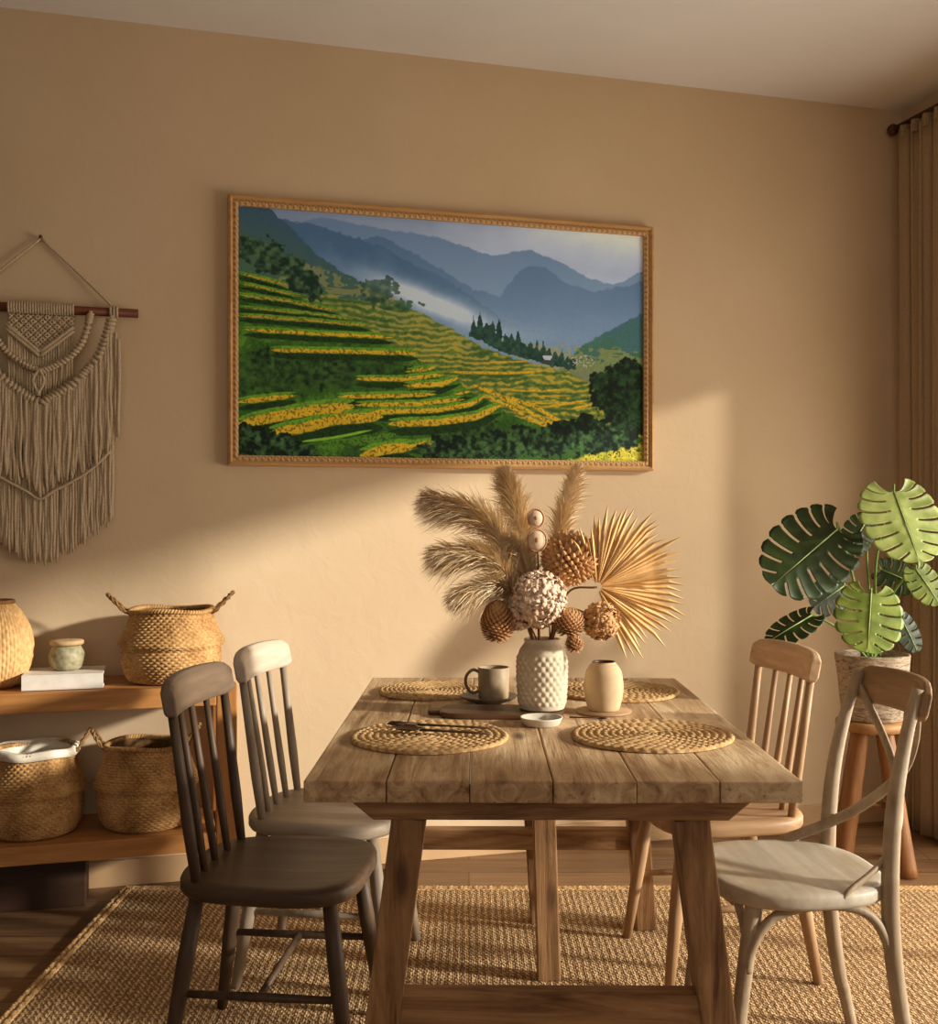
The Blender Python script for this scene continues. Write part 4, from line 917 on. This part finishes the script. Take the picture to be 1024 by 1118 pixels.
q = NT('birch_pot'); v = q.coord((14, 14, 60)); n1 = q.n('ShaderNodeTexNoise', Scale=1.6, Detail=6, Roughness=.7, Distortion=1.5); q.l(v, n1.inputs[0])
q.l(q.ramp(n1.outputs[0], [(.36, (112, 92, 72)), (.5, (178, 158, 134)), (.64, (206, 188, 164))]), q.b.inputs[0]); q.b.inputs['Roughness'].default_value = .9; q.bump(n1.outputs[0], .9, .008); M_birch = q.m
M_soil = soft('potting_soil', (38, 26, 18), (66, 46, 32), 60, 1, .9, .02)
M_peti = soft('petiole_green', (92, 122, 52), (128, 150, 72), 20, .5, 0)
def leafmat(n, d, l):
    q = NT(n); v = q.coord((1, 1, 1)); a = q.n('ShaderNodeTexNoise', Scale=22, Detail=3); q.l(v, a.inputs[0]); q.l(q.ramp(a.outputs[0], [(.35, d), (.68, l)]), q.b.inputs[0])
    q.b.inputs['Roughness'].default_value = .42; q.b.inputs['Specular IOR Level'].default_value = .28; q.b.inputs['Transmission Weight'].default_value = 0
    return q.m
L_dark = leafmat('leaf_dark', (28, 40, 10), (46, 60, 18)); L_mid = leafmat('leaf_mid', (88, 104, 36), (124, 136, 56)); L_light = leafmat('leaf_light', (118, 130, 64), (154, 162, 92))
M_rib = soft('leaf_rib', (150, 170, 104), (170, 186, 122), 20, .5, 0)
PT = Vector((SX, SY, .530)); plant = thing('potted_monstera', 'monstera with split leaves in a rough white pot on the stool', 'potted plant', PT)
b = MB(); b.lathe([(.098, 0), (.103, .004), (.120, .14), (.129, .225), (.131, .236), (.124, .238), (.118, .225), (.108, .20)], 96, disp=lambda th, i, r, z: (.0015 * math.sin(9 * th + z * 30), 0), sub=4); b.build('pot', M_birch, plant)
b = MB(); b.lathe([(.112, .205), (.08, .212), (.04, .216), (.0005, .218)], 48, disp=lambda th, i, r, z: (0, .003 * math.sin(7 * th + i)), capb=False); b.build('soil', M_soil, plant)
def monstera(base, tip, width, mat, ndir=(0, -1, .15), cup=.18, nl=7, slit=.115, seed=0, curl=.0, k0=.20, path=None):
    """Split leaf: base = where the stalk meets the blade."""
    rr = random.Random(seed); base = base - PT; tip = tip - PT; ax = (tip - base); L = ax.length; ax.normalize(); nv = Vector(ndir); nv = (nv - ax * nv.dot(ax)).normalized(); sd = ax.cross(nv)
    Rr = L; vs = []; fs = []; NA = nl * 12; NR = 14
    for s in (1, -1):
        o = len(vs)
        for i in range(NA + 1):
            a = i / NA                                    # 0 at the sinus behind the stalk, 1 at the tip
            m0 = Vector((0, max(0, (a - .16) / .84) * .93 * L))   # foot on the midrib
            # outline of the heart shape
            th = R(163) * (1 - a) ** .9; oy = L * (.38 + .62 * math.cos(th) * (1 if th < PI / 2 else .95)); ox = width / 2 * math.sin(th) ** (.72 if th > PI / 2 else .95)
            e = Vector((ox, oy))
            if a > .995: e = Vector((0, L))
            fr = (a * nl) % 1.0; edge = min(fr, 1 - fr)
            for r in range(NR + 1):
                t = r / NR; p = m0.lerp(e, t); lobe = 1
                bow = .06 * L * math.sin(PI * t) * (1 - a); p.y += bow
                if t > .9: p = m0.lerp(e, .9 + (t - .9) * (.55 + .9 * min(1, edge * 3.2)))
                dz = cup * (abs(p.x) ** 1.5) / (width ** .5) * 1.0 - curl * (p.y / L) ** 2 * L + .010 * math.sin(PI * fr) * t * L * 2 - .02 * L * t * t
                vs.append(base + ax * p.y + sd * p.x * s - nv * dz)
        for i in range(NA):
            a = (i + .5) / NA; fr = (a * nl) % 1.0; edge = min(fr, 1 - fr) ; lob = round(a * nl)
            start = .22 + .10 * ((lob * 37 % 5) / 5)
            for r in range(NR):
                t = (r + .5) / NR
                if 0 < lob < nl and edge < slit * min(1, (t - start) * 5) and t > start: continue
                q0 = o + i * (NR + 1) + r; f = (q0, q0 + NR + 1, q0 + NR + 2, q0 + 1); fs.append(f if s < 0 else f[::-1])
    b = MB(); b.add(vs, fs); o = b.build('leaf', mat, plant, solid=.0012)
    b = MB(); b.tube([base - ax * 0 + nv * .001, base + ax * L * .5 + nv * (.003 + 0), base + ax * L * .94 - nv * (curl * L * .88)], [.0028, .0010], 6); b.build('midrib', M_rib, o)
    root = Vector((rr.uniform(-.04, .04), rr.uniform(-.04, .03), .212)); mid = root.lerp(base, .55) + Vector((0, .03, .035)) if path is None else path - PT
    b = MB(); b.tube(spline([root, mid, base - ax * .012 - nv * .006, base], 8), [.0055, .0032], 8); b.build('stalk', M_peti, plant)
monstera(at(914, 578, 3.80), at(842, 640, 3.72), .29, L_dark, (-.15, -1, .25), seed=1, nl=8, path=at(938, 660, 3.92))
monstera(at(976, 537, 3.78), at(1004, 614, 3.66), .285, L_light, (.1, -1, .35), seed=2, nl=8, path=at(956, 620, 3.9))
monstera(at(951, 648, 3.74), at(947, 713, 3.66), .225, L_mid, (-.05, -1, .4), seed=3, nl=7, path=at(948, 680, 3.86))
monstera(at(886, 672, 3.86), at(838, 701, 3.80), .115, L_dark, (-.35, -.8, .7), seed=4, nl=7, path=at(920, 690, 3.9))
monstera(at(921, 640, 3.98), at(887, 664, 3.92), .135, L_dark, (-.1, -1, .1), seed=5, nl=6)
monstera(at(945, 570, 4.02), at(924, 606, 4.0), .12, L_dark, (.0, -1, .1), seed=6, nl=6)
monstera(at(962, 622, 4.00), at(1004, 640, 3.96), .14, L_dark, (.0, -1, .5), seed=7, nl=6)
monstera(at(1000, 622, 3.86), at(1026, 660, 3.82), .13, L_mid, (.2, -1, .3), seed=8, nl=6)
monstera(at(984, 676, 4.02), at(1002, 712, 4.0), .10, L_dark, (.2, -1, .3), seed=9, nl=6)
